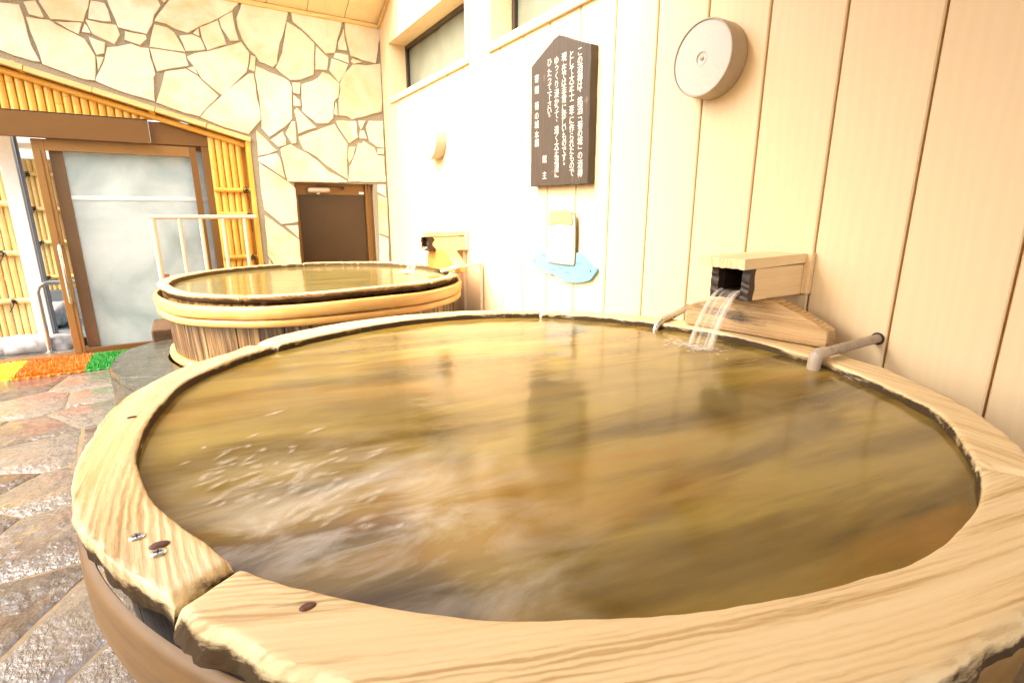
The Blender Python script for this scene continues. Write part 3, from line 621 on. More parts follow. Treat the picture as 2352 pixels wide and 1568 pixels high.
# ------------------------------------------------------------------ handrail
hz = 1.143; hy = 5.41; hx0, hx1 = -.212, xo-.03
hr = thing('handrail', 'cream painted metal handrail with uprights behind the far tub', 'handrail', (hx0, hy, 0))
m = MB(); m.tube([(hx0-.018,hy,hz),(hx1,hy,hz)], .019, 14); m.build('top_rail', M['cream'], hr)
m = MB(); m.tube([(hx0,hy,0),(hx0,hy,hz-.012)], .021, 14); m.build('post', M['cream'], hr)
for a in (1340,1497,1662,1822):
    x = ony((a*.5102)*K, (700+300*.5102)*K, hy).x; m = MB(); m.tube([(x,hy,.3),(x,hy,hz-.012)], .0155, 12); m.build('upright', M['cream'], hr)
m = MB(); m.tube([(hx0+.02,hy,.3),(hx1,hy,.3)], .0155, 12); m.build('lower_rail', M['cream'], hr)
z = ony((1235*.5102)*K, (700+680*.5102)*K, hy).z; m = MB(); m.box((hx0+.02,hy-.004,z-.014), (hx0+.056,hy+.002,z+.014)); m.lathe((hx0+.041,hy-.004,z), (0,-1,0), [(.007,0),(.006,.004)], 10); m.build('bracket', M['rust'], hr, smooth=0)

# ------------------------------------------------------------------ timber wall with two windows
tw = thing('timber_wall', 'long wall of wide vertical cream boards on the right', 'wall', (XW, 2.5, 0))
G0, BW = .46, .2682
WZ0, WZ1 = 2.245, 2.735
wins = [(3.605, 5.20), (1.665, 3.265)]
m = MB(); mg = MB(); k = -9
while True:
    y0 = G0+k*BW+.0035; y1 = y0+BW-.007; k += 1
    if y0 > YS: break
    y1 = min(y1, YS-.001); tnt = random.random(); off = random.uniform(0, 30)
    m.gf = lambda p, o=off: Vector((p.x, p.y+o, p.z+o*.37))
    segs = [(y0, y1, 0, 3.9)]
    for wa, wb in wins:
        new = []
        for a, b, c, d in segs:
            if b <= wa or a >= wb or d <= WZ0 or c >= WZ1: new.append((a,b,c,d)); continue
            lo, hi = max(a, wa), min(b, wb)
            if a < wa: new.append((a, wa, c, d))
            if b > wb: new.append((wb, b, c, d))
            new.append((lo, hi, c, WZ0)); new.append((lo, hi, WZ1, d))
        segs = new
    for a, b, c, d in segs:
        if b-a < .004: continue
        e0 = .004 if abs(a-y0) < 1e-6 else 0; e1 = .004 if abs(b-y1) < 1e-6 else 0
        m.prism([(XW,a+e0,c),(XW+.004,a,c),(XW+.02,a,c),(XW+.02,b,c),(XW+.004,b,c),(XW,b-e1,c)], (0,0,d-c), tnt)
m.build('wall_boards', M['boards'], tw, smooth=0)
m = MB()
ys = [-2.2, wins[1][0], wins[1][1], wins[0][0], wins[0][1], YS+.1]
for a, b in ((0,1),(2,3),(4,5)): m.box((XW+.0205,ys[a],0), (XW+.26,ys[b],3.9))
for a, b in wins: m.box((XW+.0205,a,0), (XW+.26,b,WZ0)); m.box((XW+.0205,a,WZ1), (XW+.26,b,3.9))
m.build('wall_core', M['groove'], tw, smooth=0)
for i, (a, b) in enumerate(wins):
    D = .18
    m = MB(); t = .012; x0 = XW-.012; x1 = XW+.2
    m.gf = lambda p: Vector((p.y, p.z, p.x))
    m.box((x0,a,WZ0), (x1,a+t,WZ1)); m.box((x0,b-t,WZ0), (x1,b,WZ1)); m.box((x0,a+t,WZ1-t), (x1,b-t,WZ1)); m.box((x0,a+t,WZ0), (x1,b-t,WZ0+t))
    wo = m.build('window', M['trimw'], tw, smooth=0, bevel=.0015)
    wo['label'] = ('window recess near the stone wall, its dark frame and sliding panes in full view', 'window recess cut off by the top edge of the photo')[i]
    m = MB(); m.gf = lambda p: Vector((p.y, p.z, p.x))
    m.box((XW-.022,a-.035,WZ0-.042), (XW-.001,b+.02,WZ0-.002)); m.build('sill', M['trimw'], wo, smooth=0, bevel=.003)
    m = MB(); m.box((XW-.018,a-.03,WZ0-.001), (XW-.001,a-.001,WZ1+.03)); m.build('casing', M['trimw'], wo, smooth=0, bevel=.003)
    xf = XW+D; m = MB(); a2, b2, c2, d2 = a+t+.001, b-t-.001, WZ0+t+.001, WZ1-t-.001; w = .035
    m.box((xf-.03,a2,c2), (xf+.015,a2+w,d2)); m.box((xf-.03,b2-w,c2), (xf+.015,b2,d2)); m.box((xf-.03,a2+w,c2), (xf+.015,b2-w,c2+.02)); m.box((xf-.03,a2+w,d2-w), (xf+.015,b2-w,d2))
    m.build('frame', M['darkw'], wo, smooth=0, bevel=.002)
    md = (a+b)/2
    m = MB(); m.box((xf-.012,a2+w,c2+.02), (xf-.007,md+.01,d2-w)); m.build('pane', M['wpane'], wo, smooth=0)
    m = MB(); m.box((xf-.001,md-.012,c2+.02), (xf+.004,b2-w,d2-w)); m.build('pane', M['wpane'], wo, smooth=0)

# ------------------------------------------------------------------ ceiling: boards rising towards the viewer
cs = math.tan(R(25.2)); ce = Vector((0,-cos(R(25.2)),sin(R(25.2)))); cn = Vector((0,sin(R(25.2)),cos(R(25.2))))
ck = struct(bpy.data.objects.new('ceiling', None)); COL.objects.link(ck); ck.location = (0, YS, ZTOP); ORIGIN[ck.name] = Vector((0,YS,ZTOP))
CL = .62
m = MB(); x = XW; rg = random.Random(8)
while x > -2.2:
    x1 = x-.335; m.tint = rg.random(); o = rg.uniform(0,9); m.gf = lambda p, o=o: Vector((p.y+o, p.x+o, p.z))
    m.obox(Vector(((x+x1)/2, YS, ZTOP)) + ce*(CL/2) + cn*.012, (.165,0,0), ce*(CL/2), cn*.008); x = x1
m.gf = None; m.build('ceiling_boards', M['ceil'], ck, smooth=0, bevel=.002)
m = MB(); m.obox(Vector((-.13, YS, ZTOP))+ce*(CL/2)+cn*.03, (2.0,0,0), ce*(CL/2), cn*.0095); m.build('roof_deck', M['groove'], ck, smooth=0)
m = MB(); m.gf = lambda p: Vector((p.x, p.z, p.y)); m.box((-2.1,YS-.03,ZTOP-.026), (XW-.001,YS-.0165,ZTOP+.008)); m.build('cornice', M['eave'], ck, smooth=0, bevel=.002)
m = MB(); m.gf = lambda p: Vector((p.y, p.x, p.z)); m.obox(Vector((XW-.012,YS-.03,ZTOP))+ce*(CL/2)-cn*.010, (.011,0,0), ce*(CL/2), cn*.012); m.build('cornice', M['eave'], ck, smooth=0, bevel=.002)

# unseen roof added above the viewer, shading the near end of the bath
m = MB(); m.gf = lambda p: Vector((p.x, p.y, p.z)); m.prism([(-4.4,-2.4,2.95),(XW-.001,-2.4,2.95),(XW-.001,1.9,2.95),(-2.4,1.9,2.95),(-2.4,1.45,2.95),(-4.4,1.45,2.95)], (0,0,.07)); struct(m.build('light_block_roof', M['ceil'], smooth=0))
m = MB(); m.box((-2.7,-2.4,0), (-2.6,-.15,2.949)); struct(m.build('light_block_wall', M['boards'], smooth=0))  # unseen wall added on the left to keep light off the near end
# ------------------------------------------------------------------ tubs
def interp(tab, a):
    a = a % 360
    T = sorted((x % 360, y) for x, y in tab); T = [(T[-1][0]-360, T[-1][1])] + T + [(T[0][0]+360, T[0][1])]
    for (x0, y0), (x1, y1) in zip(T, T[1:]):
        if x0 <= a <= x1:
            u = (a-x0)/(x1-x0) if x1 > x0 else 0; u = u*u*(3-2*u); return y0+(y1-y0)*u
def rim_plank(parent, c, a0, a1, rin, rout, zt, th, mat, ang, seed, rag=.004, name='rim_plank', bow=.0, out=1.0, flare=lambda a: -.016, ridge=.0012, spots=()):
    """one arc-shaped plank of the rim, sawn from a straight board: grain follows its chord"""
    m = MB(); ax = Vector((cos(ang), sin(ang), 0)); ay = Vector((-sin(ang), cos(ang), 0))
    def gf(p):
        q = p-c; x, y = q.dot(ax), q.dot(ay); return Vector((x+seed*2.7, y+bow*x*x+seed*1.3, (p.z-ZR)*.6))
    n_ = max(8, int(abs(a1-a0)/.6)); NP = 21; vs = []
    sc = Vector((seed*5.1, seed*2.3, 0))
    for i in range(n_+1):
        u = i/n_; a = a0+(a1-a0)*u; ra = R(a); d = Vector((cos(ra), sin(ra), 0))
        ri, ro = rin(a), rout(a); z = zt(a); e = min(u, 1-u)*abs(a1-a0)        # degrees from the end
        fl = flare(a); endr = .010*max(0, 1-e/1.0)**2
        P = d*1.0
        nz = lambda s, o=0: noise.noise((c+d)*s+sc+Vector((o,0,0)))
        ro += .006*nz(5,1)+rag*nz(23,2)+.6*rag*nz(61,12); ri += .003*nz(7,3)+.0012*nz(30,4)
        t = th*(1+.15*nz(9,5)); bot = z-t
        w_ = ro-ri-.010
        prof = [(ri+.012,bot),(ri+.002,bot+.008),(ri,z-t*.45),(ri+.0005,z-.008),(ri+.002,z-.0025)] + [(ri+.005+w_*k/11,z) for k in range(12)] + [(ro-.0015,z-.004),(ro+fl*.35+.8*rag*nz(31,6),z-.014),(ro+fl+1.6*rag*nz(27,7)+rag*nz(70,11),z-t*.55),(ro+fl-.022+2.2*rag*nz(21,8),bot+.005*nz(25,9))]
        for r, zz in prof:
            q = c+d*r; g = gf(q)
            rip = ridge*(noise.noise(Vector((g.x*1.6, g.y*70, seed)))+.8*noise.noise(Vector((g.x*1.1, g.y*26, seed+4))))+.002*noise.noise(Vector((g.x*1.2, g.y*8, seed+8)))
            vs.append(Vector((q.x, q.y, zz + (rip if zz > z-.006 else 0) - (endr if zz > z-.02 else 0))))
    fs = [(i*NP+k, i*NP+(k+1)%NP, (i+1)*NP+(k+1)%NP, (i+1)*NP+k) for i in range(n_) for k in range(NP)]
    fs += [tuple(range(NP))[::-1], tuple(range(n_*NP, (n_+1)*NP))]
    if a1 > a0: fs = [f[::-1] for f in fs]
    m.gf = gf; o0 = m.add(vs, fs)
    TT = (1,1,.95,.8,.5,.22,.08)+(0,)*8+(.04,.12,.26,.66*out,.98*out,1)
    for q in range(len(vs)):
        t_ = TT[q % NP]
        if 5 <= q % NP <= 17:
            g = gf(vs[q])
            for sp_, sl, sw, sa in spots:
                gs = gf(sp_); k = ((g.x-gs.x)/sl)**2+((g.y-gs.y)/sw)**2; t_ = max(t_, sa*math.exp(-k))
            e = min(q//NP, n_-q//NP)
            if e < 3: t_ = max(t_, (.62,.45,.25)[e])
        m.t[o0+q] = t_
    return m.build(name, mat, parent, smooth=50)
def staves(parent, c, r0, r1, z0, z1, nst, mat, thick=.04):
    for part in (0,):
        m = MB(); rg = random.Random(int(c.y*100))
        for k in range(nst):
            a0, a1 = 2*pi*k/nst+.002, 2*pi*(k+1)/nst-.002; m.tint = rg.random()**1.3; o = rg.uniform(0,20)
            am = (a0+a1)/2; tx = Vector((-sin(am), cos(am), 0))
            m.gf = lambda p, o=o, tx=tx: Vector((p.z+o, (p-c).dot(tx)+o*.7, 0))
            dr_ = rg.uniform(-.003,.003); vs = []; S = 5
            for zz, rr in ((z0, r0), ((z0+z1)/2, (r0+r1)/2), (z1, r1)):
                for j in range(S): a = a0+(a1-a0)*j/(S-1); vs.append(c+Vector((cos(a),sin(a),0))*(rr+dr_)+Vector((0,0,zz)))
                for j in range(S): a = a1+(a0-a1)*j/(S-1); vs.append(c+Vector((cos(a),sin(a),0))*(rr+dr_-thick)+Vector((0,0,zz)))
            N = 2*S; fs = [(i*N+j, i*N+(j+1)%N, (i+1)*N+(j+1)%N, (i+1)*N+j) for i in range(2) for j in range(N)] + [tuple(range(N))[::-1], tuple(range(2*N,3*N))]
            m.add(vs, fs)
        return m.build('staves', mat, parent, smooth=40)
def hoop(parent, c, rc, z, h, w, mat, a0=0, a1=360, nodes=9, seed=1, wob=.003, name='hoop', zo=None):
    """split bamboo band bent round the tub: flattened half round with node rings"""
    m = MB(); rg = random.Random(seed); n_ = int(abs(a1-a0)*1.0); NP = 12
    nd = [a0+(a1-a0)*(k+rg.uniform(.2,.8))/nodes for k in range(nodes)]; vs = []
    for i in range(n_+1):
        a = a0+(a1-a0)*i/n_; ra = R(a); d = Vector((cos(ra), sin(ra), 0)); zc = z+(zo(a) if zo else 0)+wob*noise.noise(d*1.5+Vector((seed,0,0))); k = min(abs(a-q) for q in nd); s = 1.05 if k < .6 else 1
        for j in range(NP):
            t = 2*pi*j/NP; x = cos(t); y = sin(t)
            vs.append(c+d*(rc+ (w*s*x**.6 if x > 0 else w*.3*x)) + Vector((0,0,zc+h/2*s*math.copysign(abs(y)**.55,y))))
    m.gf = lambda p: Vector(((p-c).z*1.0, (p-c).z, math.atan2((p-c).y,(p-c).x)*rc))
    m.add(vs, [(i*NP+j, (i+1)*NP+j, (i+1)*NP+(j+1)%NP, i*NP+(j+1)%NP) for i in range(n_) for j in range(NP)], .3); return m.build(name, mat, parent, smooth=60)
def waterdisc(c, rfun, z, mat, n_=96):
    m = MB(); vs = [c+Vector((0,0,z))]; fs = []; NR = 24
    for r in range(1, NR+1):
        for k in range(n_):
            a = 360*k/n_; d = Vector((cos(R(a)), sin(R(a)), 0)); q = c+d*(rfun(a)*r/NR); vs.append(Vector((q.x, q.y, z+.0012*noise.noise(Vector((q.x*6,q.y*11,0))))))
    for k in range(n_):
        fs.append((0, 1+k, 1+(k+1)%n_))
        for r in range(NR-1): o = 1+r*n_; fs.append((o+k, o+n_+k, o+n_+(k+1)%n_, o+(k+1)%n_))
    m.add(vs, fs); o = m.build('water', mat, smooth=180); return struct(o)

# near tub
rO = [(129,.985),(138,.984),(146,1.005),(156,1.011),(165,1.005),(176,.996),(187,.998),(195,1.0),(201,.988),(209,.984),(210.4,.986),(213,.991),(216,.990),(222,1.0),(232,1.012),(245,1.02),(255.8,1.017),(259,1.013),(263,1.008),(267,1.006),(280,1.0),(299,.992),(308.4,.981),(319,.967),(328,.962),(335,.945),(0,.92),(25,.905),(37,.902),(52,.899),(65,.908),(83,.937),(98,.963),(113,.984),(123,.995)]
rI = [(133.5,.893),(141,.914),(149,.922),(155,.926),(164,.913),(180,.909),(195,.905),(205,.903),(211,.910),(220,.906),(230,.901),(240,.892),(245,.890),(252,.889),(260,.895),(266,.903),(272,.909),(287,.910),(300,.901),(307,.902),(315,.881),(320,.868),(330,.845),(345,.82),(0,.805),(20,.80),(39,.81),(55,.838),(81,.848),(97,.851),(113,.858),(125,.877)]
n1 = thing('wooden_tub', 'big round wooden bath tub in the foreground with a wide pale plank rim', 'bath tub', (T1.x, T1.y, 0), 'round wooden bath tubs')
fi = lambda a: interp(rI, a); fo = lambda a: interp(rO, a)
za = lambda a: ZR
J = [130.5, 210.7, 291, 415]        # joints between the rim planks
pl = rim_plank(n1, T1, J[0]+.35, J[1]-.35, fi, fo, za, .062, M['rimL'], R(80), 1, .0028, bow=.25, flare=lambda a: -.014+.014*max(0,min(1,(a-188)/16)), ridge=.0016, spots=[(onz(372,1255,ZR),.03,.016,.62),(onz(318,1110,ZR),.03,.012,.5),(onz(250,1240,ZR),.05,.006,.45),(onz(420,1290,ZR),.04,.01,.42)])
pl['label'] = 'wet left rim plank with two screws in its end'
pf = rim_plank(n1, T1, J[1]+.25, J[2]-.2, fi, fo, za, .066, M['rimF'], R(-17), 2, .005, bow=-.12, flare=lambda a: .011-.003*max(0,min(1,(a-235)/30)), ridge=.0011, spots=[(onz(690,1388,ZR),.075,.009,.62),(onz(560,1345,ZR),.10,.010,.40),(onz(2190,1235,ZR),.09,.012,.5),(onz(2262,1075,ZR),.05,.02,.6),(onz(470,1400,ZR),.06,.02,.45)])
pr_ = rim_plank(n1, T1, J[2]+.2, J[3]-.2, fi, fo, za, .055, M['rimB'], R(78), 3, .003, spots=[(onz(1950,860,ZR),.16,.018,.6),(onz(2240,1050,ZR),.06,.03,.6),(onz(1780,795,ZR),.2,.02,.6)])
pb_ = rim_plank(n1, T1, J[3]+.2, J[0]+360-.55, fi, fo, za, .055, M['rimB'], R(5), 4, .003)
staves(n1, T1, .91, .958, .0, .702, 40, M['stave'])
hp = hoop(n1, T1, .989, .650, .106, .012, M['hoopn'], nodes=10, seed=4, wob=.002, name='hoop')
hoop(n1, T1, .92, .14, .06, .03, M['hoopb'], nodes=9, seed=5)
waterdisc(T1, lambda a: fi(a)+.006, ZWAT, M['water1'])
for u, v in ((314,1232),(363,1268)):
    p = onz(u, v, ZR+.001); m = MB(); m.lathe(p-Vector((0,0,.002)), (0,0,1), [(.0095,0),(.0095,.0022),(.008,.0034),(.002,.0036)], 20); s_ = m.build('screw', M['steel'], pl)
    m = MB(); a = random.uniform(0,pi)
    for k in (0, pi/2): m.obox(p+Vector((0,0,.0017)), (.0048*cos(a+k),.0048*sin(a+k),0), (-.001*sin(a+k),.001*cos(a+k),0), (0,0,.0004))
    m.build('cross_slot', M['char'], s_, smooth=0)
for (u, v), par, s in (((707,1394),pf,(.010,.007)), ((366,1251),pl,(.012,.008)), ((303,958),pl,(.009,.004))):
    p = onz(u, v, ZR); m = MB(); m.lathe(p-Vector((0,0,.004)), (0,0,1), [(1,0),(1,.0045),(.75,.0062),(.3,.0066)], 18)
    for q in m.v: q.x = p.x+(q.x-p.x)*s[0]; q.y = p.y+(q.y-p.y)*s[1]
    m.build('knot', M['knotm'], par)
p = None
# far tub: rim sits slightly askew
zt2 = [(186.5,0),(211,-.014),(231,-.010),(277,.012),(300,.006),(333,0),(0,0),(90,0)]
f2i = lambda a: .905+.008*noise.noise(Vector((cos(R(a))*1.3, sin(R(a))*1.3, 3))); f2o = lambda a: .968+.012*noise.noise(Vector((cos(R(a))*1.5, sin(R(a))*1.5, 7)))
z2 = lambda a: ZR+interp(zt2, a)
n2 = thing('wooden_tub', 'weathered round wooden bath tub farther back, bound with bamboo hoops', 'bath tub', (T2.x, T2.y, 0), 'round wooden bath tubs')
J2 = [233, 300.5, 447]
rim_plank(n2, T2, J2[0]+.2, J2[1]-.2, f2i, f2o, z2, .052, M['rimO'], R(-3), 5, .003, out=1.0)
rim_plank(n2, T2, J2[1]+.2, J2[2]-.2, f2i, f2o, z2, .052, M['rimO'], R(80), 6, .003, out=1.0)
rim_plank(n2, T2, J2[2]+.2, J2[0]+360-.2, f2i, f2o, z2, .052, M['rimO'], R(70), 7, .003, out=1.1)
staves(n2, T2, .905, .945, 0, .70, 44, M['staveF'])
hoop(n2, T2, .974, .678, .074, .02, M['hoopb'], nodes=11, seed=11, wob=.003, zo=lambda a: interp(zt2,a)*.9-.008); hoop(n2, T2, .970, .618, .042, .018, M['hoopb'], nodes=11, seed=12, wob=.003, zo=lambda a: interp(zt2,a)*.9-.008); hoop(n2, T2, .925, .325, .045, .032, M['hoopb'], nodes=9, seed=13)
waterdisc(T2, lambda a: f2i(a)+.006, ZWAT-.008, M['water2'])

# ------------------------------------------------------------------ spouts, blocks, streams, pipes
def spout(y0, xf, label, stain):
    """boxed wooden spout on the wall: y0 = right side of its lid, xf = front of its lid"""
    y1 = y0+.165; s = thing('water_spout', label, 'water spout', (XW, y0+.08, .9), 'boxed wooden hot water spouts')
    m = MB(); m.gf = lambda p: Vector((p.x, p.y, p.z)); m.box((XW-.026,y0-.018,.898), (XW-.001,y1+.012,1.046)); m.build('back_plate', M['spout'], s, smooth=0, bevel=.004)
    m = MB(); m.gf = lambda p: Vector((p.x, p.y+2, p.z*.5))
    vs = []; nn = 14
    for i in range(nn+1):
        y = y0+(y1-y0)*i/nn; j = random.uniform(-.003,.003)
        vs += [(xf+j,y,1.004+random.uniform(-.002,.002)),(xf+j*.5,y,1.036+random.uniform(-.001,.001)),(XW-.027,y,1.042),(XW-.027,y,1.010)]
    m.add(vs, [(i*4+k, i*4+(k+1)%4, (i+1)*4+(k+1)%4, (i+1)*4+k) for i in range(nn) for k in range(4)] + [(3,2,1,0),(nn*4,nn*4+1,nn*4+2,nn*4+3)]); m.build('lid', M['spout'], s, smooth=0)
    xb = xf+.038
    for k, (ya, yb) in enumerate(((y0+.006,y0+.032),(y1-.042,y1-.016))):
        m = MB(); m.gf = lambda p: Vector((p.x, p.z, p.y)); m.box((xb+.012,ya,.898), (XW-.027,yb,1.0035)); sp_ = m.build('side_board', M['spout'], s, smooth=0, bevel=.003)
        # dark soaked end grain
        m = MB(); rg = random.Random(int(y0*50)+k); vs = []; nz = 12
        for i in range(nz+1):
            z = .897+(1.0045-.897)*i/nz; dx = max(0,.012+.02*noise.noise(Vector((z*16,y0*3+k,0)))+stain*(.03+.05*noise.noise(Vector((z*25,y0+k*5,4))))); vs += [(xb+.011+dx+.004,ya-.0015,z),(xb+rg.uniform(0,.006),ya-.0015,z),(xb+rg.uniform(0,.006),yb+.0015,z),(xb+.02,yb+.0015,z)]
        m.add(vs, [(i*4+q,(i+1)*4+q,(i+1)*4+(q+1)%4,i*4+(q+1)%4) for i in range(nz) for q in range(4)] + [(0,1,2,3),(nz*4+3,nz*4+2,nz*4+1,nz*4)]); m.build('soaked_end', M['char'], sp_, smooth=0)
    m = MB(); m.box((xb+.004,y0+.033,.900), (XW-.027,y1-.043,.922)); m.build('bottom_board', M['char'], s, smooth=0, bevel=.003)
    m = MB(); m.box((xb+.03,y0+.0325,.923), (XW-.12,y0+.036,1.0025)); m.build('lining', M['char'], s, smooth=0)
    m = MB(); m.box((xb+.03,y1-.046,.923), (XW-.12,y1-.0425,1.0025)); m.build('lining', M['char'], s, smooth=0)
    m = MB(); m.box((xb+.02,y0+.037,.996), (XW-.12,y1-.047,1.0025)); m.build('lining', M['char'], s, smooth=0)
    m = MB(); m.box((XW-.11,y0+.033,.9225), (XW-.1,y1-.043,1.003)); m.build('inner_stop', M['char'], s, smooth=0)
    return s, xb, (y0+.033, y1-.043)
def stream(y0, y1, xs, xe, ye0, ye1, zs, label):
    t = thing('water_stream', label, 'water stream', ((xs+xe)/2, (ye0+ye1)/2, ZWAT), 'hot water pouring from the spouts')
    NS, NC = 16, 18; vs = []
    path = lambda u, w: Vector((xs+(xe-xs)*u, (y0+(y1-y0)*w)*(1-u)+(ye0+(ye1-ye0)*w)*u, zs+(ZWAT-.012-zs)*u*u))
    m = MB()
    for side, off in ((1, 0), (-1, .006)):
        for i in range(NS+1):
            for j in range(NC+1): vs.append(path(i/NS, j/NC)+Vector((off+.002*sin(j*2.1),0,0)))
    W = NC+1; H = (NS+1)*W
    fs = [(i*W+j,i*W+j+1,(i+1)*W+j+1,(i+1)*W+j) for i in range(NS) for j in range(NC)] + [(H+i*W+j,H+(i+1)*W+j,H+(i+1)*W+j+1,H+i*W+j+1) for i in range(NS) for j in range(NC)]
    gs = {}
    for p_i in range(len(vs)): pass
    m.gf = None; o0 = m.add(vs, fs)
    for q in range(len(vs)): j = q % W; m.g[o0+q] = Vector((j/NC*.12, 0, vs[q].z*.3))
    m.build('sheet', M['fall'], t, smooth=180)
    rg = random.Random(int(y0*77))
    for w, r0, r1 in ((.04,.006,.009),(.14,.004,.006),(.3,.002,.004),(.93,.004,.006),(.99,.003,.004)):
        m = MB(); m.tube([path(i/14, w+.03*sin(i*.5+w*9)*(1-i/14)) for i in range(15)], [r0+(r1-r0)*i/14 for i in range(15)], 8); m.build('strand', M['strand'], t, smooth=180)
    m = MB()
    for _ in range(130):
        a = rg.uniform(0,2*pi); d = abs(rg.gauss(0,.045)); p = Vector((xe-.02+d*cos(a)*.7, ye0+(ye1-ye0)*.15+(ye1-ye0)*rg.random()*.75+d*sin(a)*1.3, ZWAT)); r = rg.uniform(.003,.009)
        r *= 1.7; o_ = m.add([p+Vector((0,0,r*.35))]+[p+Vector((r*1.3*cos(k*.785),r*sin(k*.785),.0008)) for k in range(8)], [(0,k+1,(k+1)%8+1) for k in range(8)], .1); m.t[o_] = 1.3
    struct(m.build('foam', M['foam'], t, smooth=80), 'stuff')
s1, xb1, _ = spout(1.005, 1.493, 'boxed wooden spout with a thick pale lid over the near tub', .2)
s2, xb2, _ = spout(3.655, 1.500, 'smaller looking boxed wooden spout over the far tub, stained dark at its mouth', 1)
m = MB(); m.box((XW-.028,3.685,.0), (XW-.001,3.80,.896)); tag(m.build('pipe_casing', M['trimw'], smooth=0, bevel=.004), 'narrow wooden casing running down the wall under the far spout', 'pipe casing')
stream(1.040, 1.122, xb1+.02, 1.44, 1.062, 1.155, .926, 'clear stream of hot water falling into the near tub')
stream(3.690, 3.772, xb2+.02, 1.44, 3.75, 3.90, .926, 'clear stream of hot water falling into the far tub')
def block(pts, dx, mat, label, top):
    """pillow-like wedge of wood: front outline (y,z at x) swept back by dx"""
    t = MB(); P = []
    for p in pts: P.append(Vector(p))
    d = Vector(dx); ax = (P[1]-P[0]).normalized()
    t.gf = lambda p: Vector((p.dot(ax), p.z, p.dot(d.normalized())))
    t.prism(P, d, None, 0)
    o = t.build('wooden_block', mat, smooth=25, bevel=.006, seg=3); return tag(o, label, 'wooden block', 'shaped wooden blocks under the spouts')
dn = Vector((.99,.145,0))
F = [(1.601,1.307,.764),(1.673,.811,.764),(1.673,.814,.818),(1.668,.85,.836),(1.660,.91,.864),(1.648,.985,.892),(1.640,1.05,.897),(1.630,1.12,.893),(1.618,1.19,.878),(1.606,1.27,.852),(1.601,1.305,.834)]
block(F, dn*.075, M['block'], 'long wedge of worn wood on the near tub rim under the spout', None)
F = [(1.598,3.83,.764),(1.60,3.352,.764),(1.60,3.35,.805),(1.60,3.375,.838),(1.60,3.42,.872),(1.60,3.48,.902),(1.60,3.53,.915),(1.60,3.62,.918),(1.60,3.72,.91),(1.598,3.80,.885),(1.598,3.83,.86)]
block(F, Vector((.07,-.05,0)), M['blockO'], 'orange brown wooden block on the far tub rim under the spout', None)
# pipes
m = MB(); m.tube([(XW+.02,.754,.784),(XW-.1,.754,.784),(1.60,.755,.783),(1.535,.756,.782)], .0145, 16); pp = thing('inlet_pipe', 'brownish grey pipe from the wall over the near tub rim', 'pipe', (XW, .754, .77)); m.build('pipe', M['pipeg'], pp)
m = MB(); m.tube([(1.555,.7555,.7825),(1.525,.757,.782),(1.512,.758,.777),(1.509,.759,.765),(1.509,.760,.740),(1.509,.760,.728)], .018, 16); m.build('elbow', M['lampr'], pp)
m = MB(); m.lathe((XW-.004,.754,.784), (-1,0,0), [(.0205,0),(.0195,.003)], 20); m.build('wall_collar', M['char'], pp)
m = MB(); pth = [(XW-.02,1.50,.778),(1.75,1.45,.776),(1.66,1.41,.775),(1.59,1.39,.773),(1.555,1.38,.768),(1.53,1.375,.758),(1.515,1.373,.742),(1.508,1.373,.72)]
fine = []
for a, b in zip(pth[:-1], pth[1:]):
    a, b = Vector(a), Vector(b); k = max(2, int((b-a).length/.0022))
    for i in range(k): fine.append(a.lerp(b, i/k))
m.tube(fine, [.0115+.0016*(i % 3 == 0) for i in range(len(fine))], 10); tag(m.build('flexible_hose', M['steel'], smooth=80), 'ribbed metal hose dipping into the near tub left of the wooden block', 'hose')
fpz = .806; w0, w1 = Vector((XW-.018,3.41,fpz+.012)), Vector((1.475,3.29,fpz-.014))
wp = thing('filler_pipe', 'slim white plastic pipe resting on the far tub rim', 'pipe', (XW, 3.41, .3))
m = MB(); m.tube([(XW-.018,3.412,0),(XW-.018,3.411,fpz-.02),(XW-.024,3.409,fpz+.004),(XW-.05,3.402,fpz+.010), w0.lerp(w1,.5), w1], .0125, 14); m.build('pipe', M['pvc'], wp)
c = w0.lerp(w1,.72); m = MB(); d = (w1-w0).normalized(); m.lathe(c-d*.011, d, [(.018,0),(.018,.022)], 18); m.box((c.x-.008,c.y-.008,c.z-.036), (c.x+.008,c.y+.008,c.z-.012)); m.build('clamp', M['clamp'], wp)

# ------------------------------------------------------------------ round wall lamps
def lamp(y, z, r, label):
    t = thing('wall_lamp', label, 'wall lamp', (XW, y, z), 'round drum lamps on the timber wall'); c = Vector((XW-.001, y, z))
    m = MB(); m.lathe(c, (-1,0,0), [(r*.97,0),(r*1.0,.004),(r*1.0,.085),(r*.985,.091),(r*.95,.091),(r*.945,.084),(r*.3,.083)], 72); b = m.build('drum', M['lampr'], t, smooth=35)
    m = MB(); m.lathe(c, (-1,0,0), [(r*.94,.0835),(r*.94,.0868),(r*.6,.0885),(r*.19,.0892),(r*.185,.0905),(r*.165,.0905),(r*.15,.086),(r*.05,.0845)], 72); cv = m.build('cover', M['lampw'], t, smooth=35)
    m = MB(); m.lathe(c, (-1,0,0), [(.007,.0845),(.007,.089),(.004,.0905)], 16); m.build('knob', M['lampr'], cv)
lamp(1.477, 1.757, .138, 'large looking round lamp on the boards, upper right')
lamp(4.13, 1.742, .138, 'smaller looking round lamp below the first window, near the stone wall')

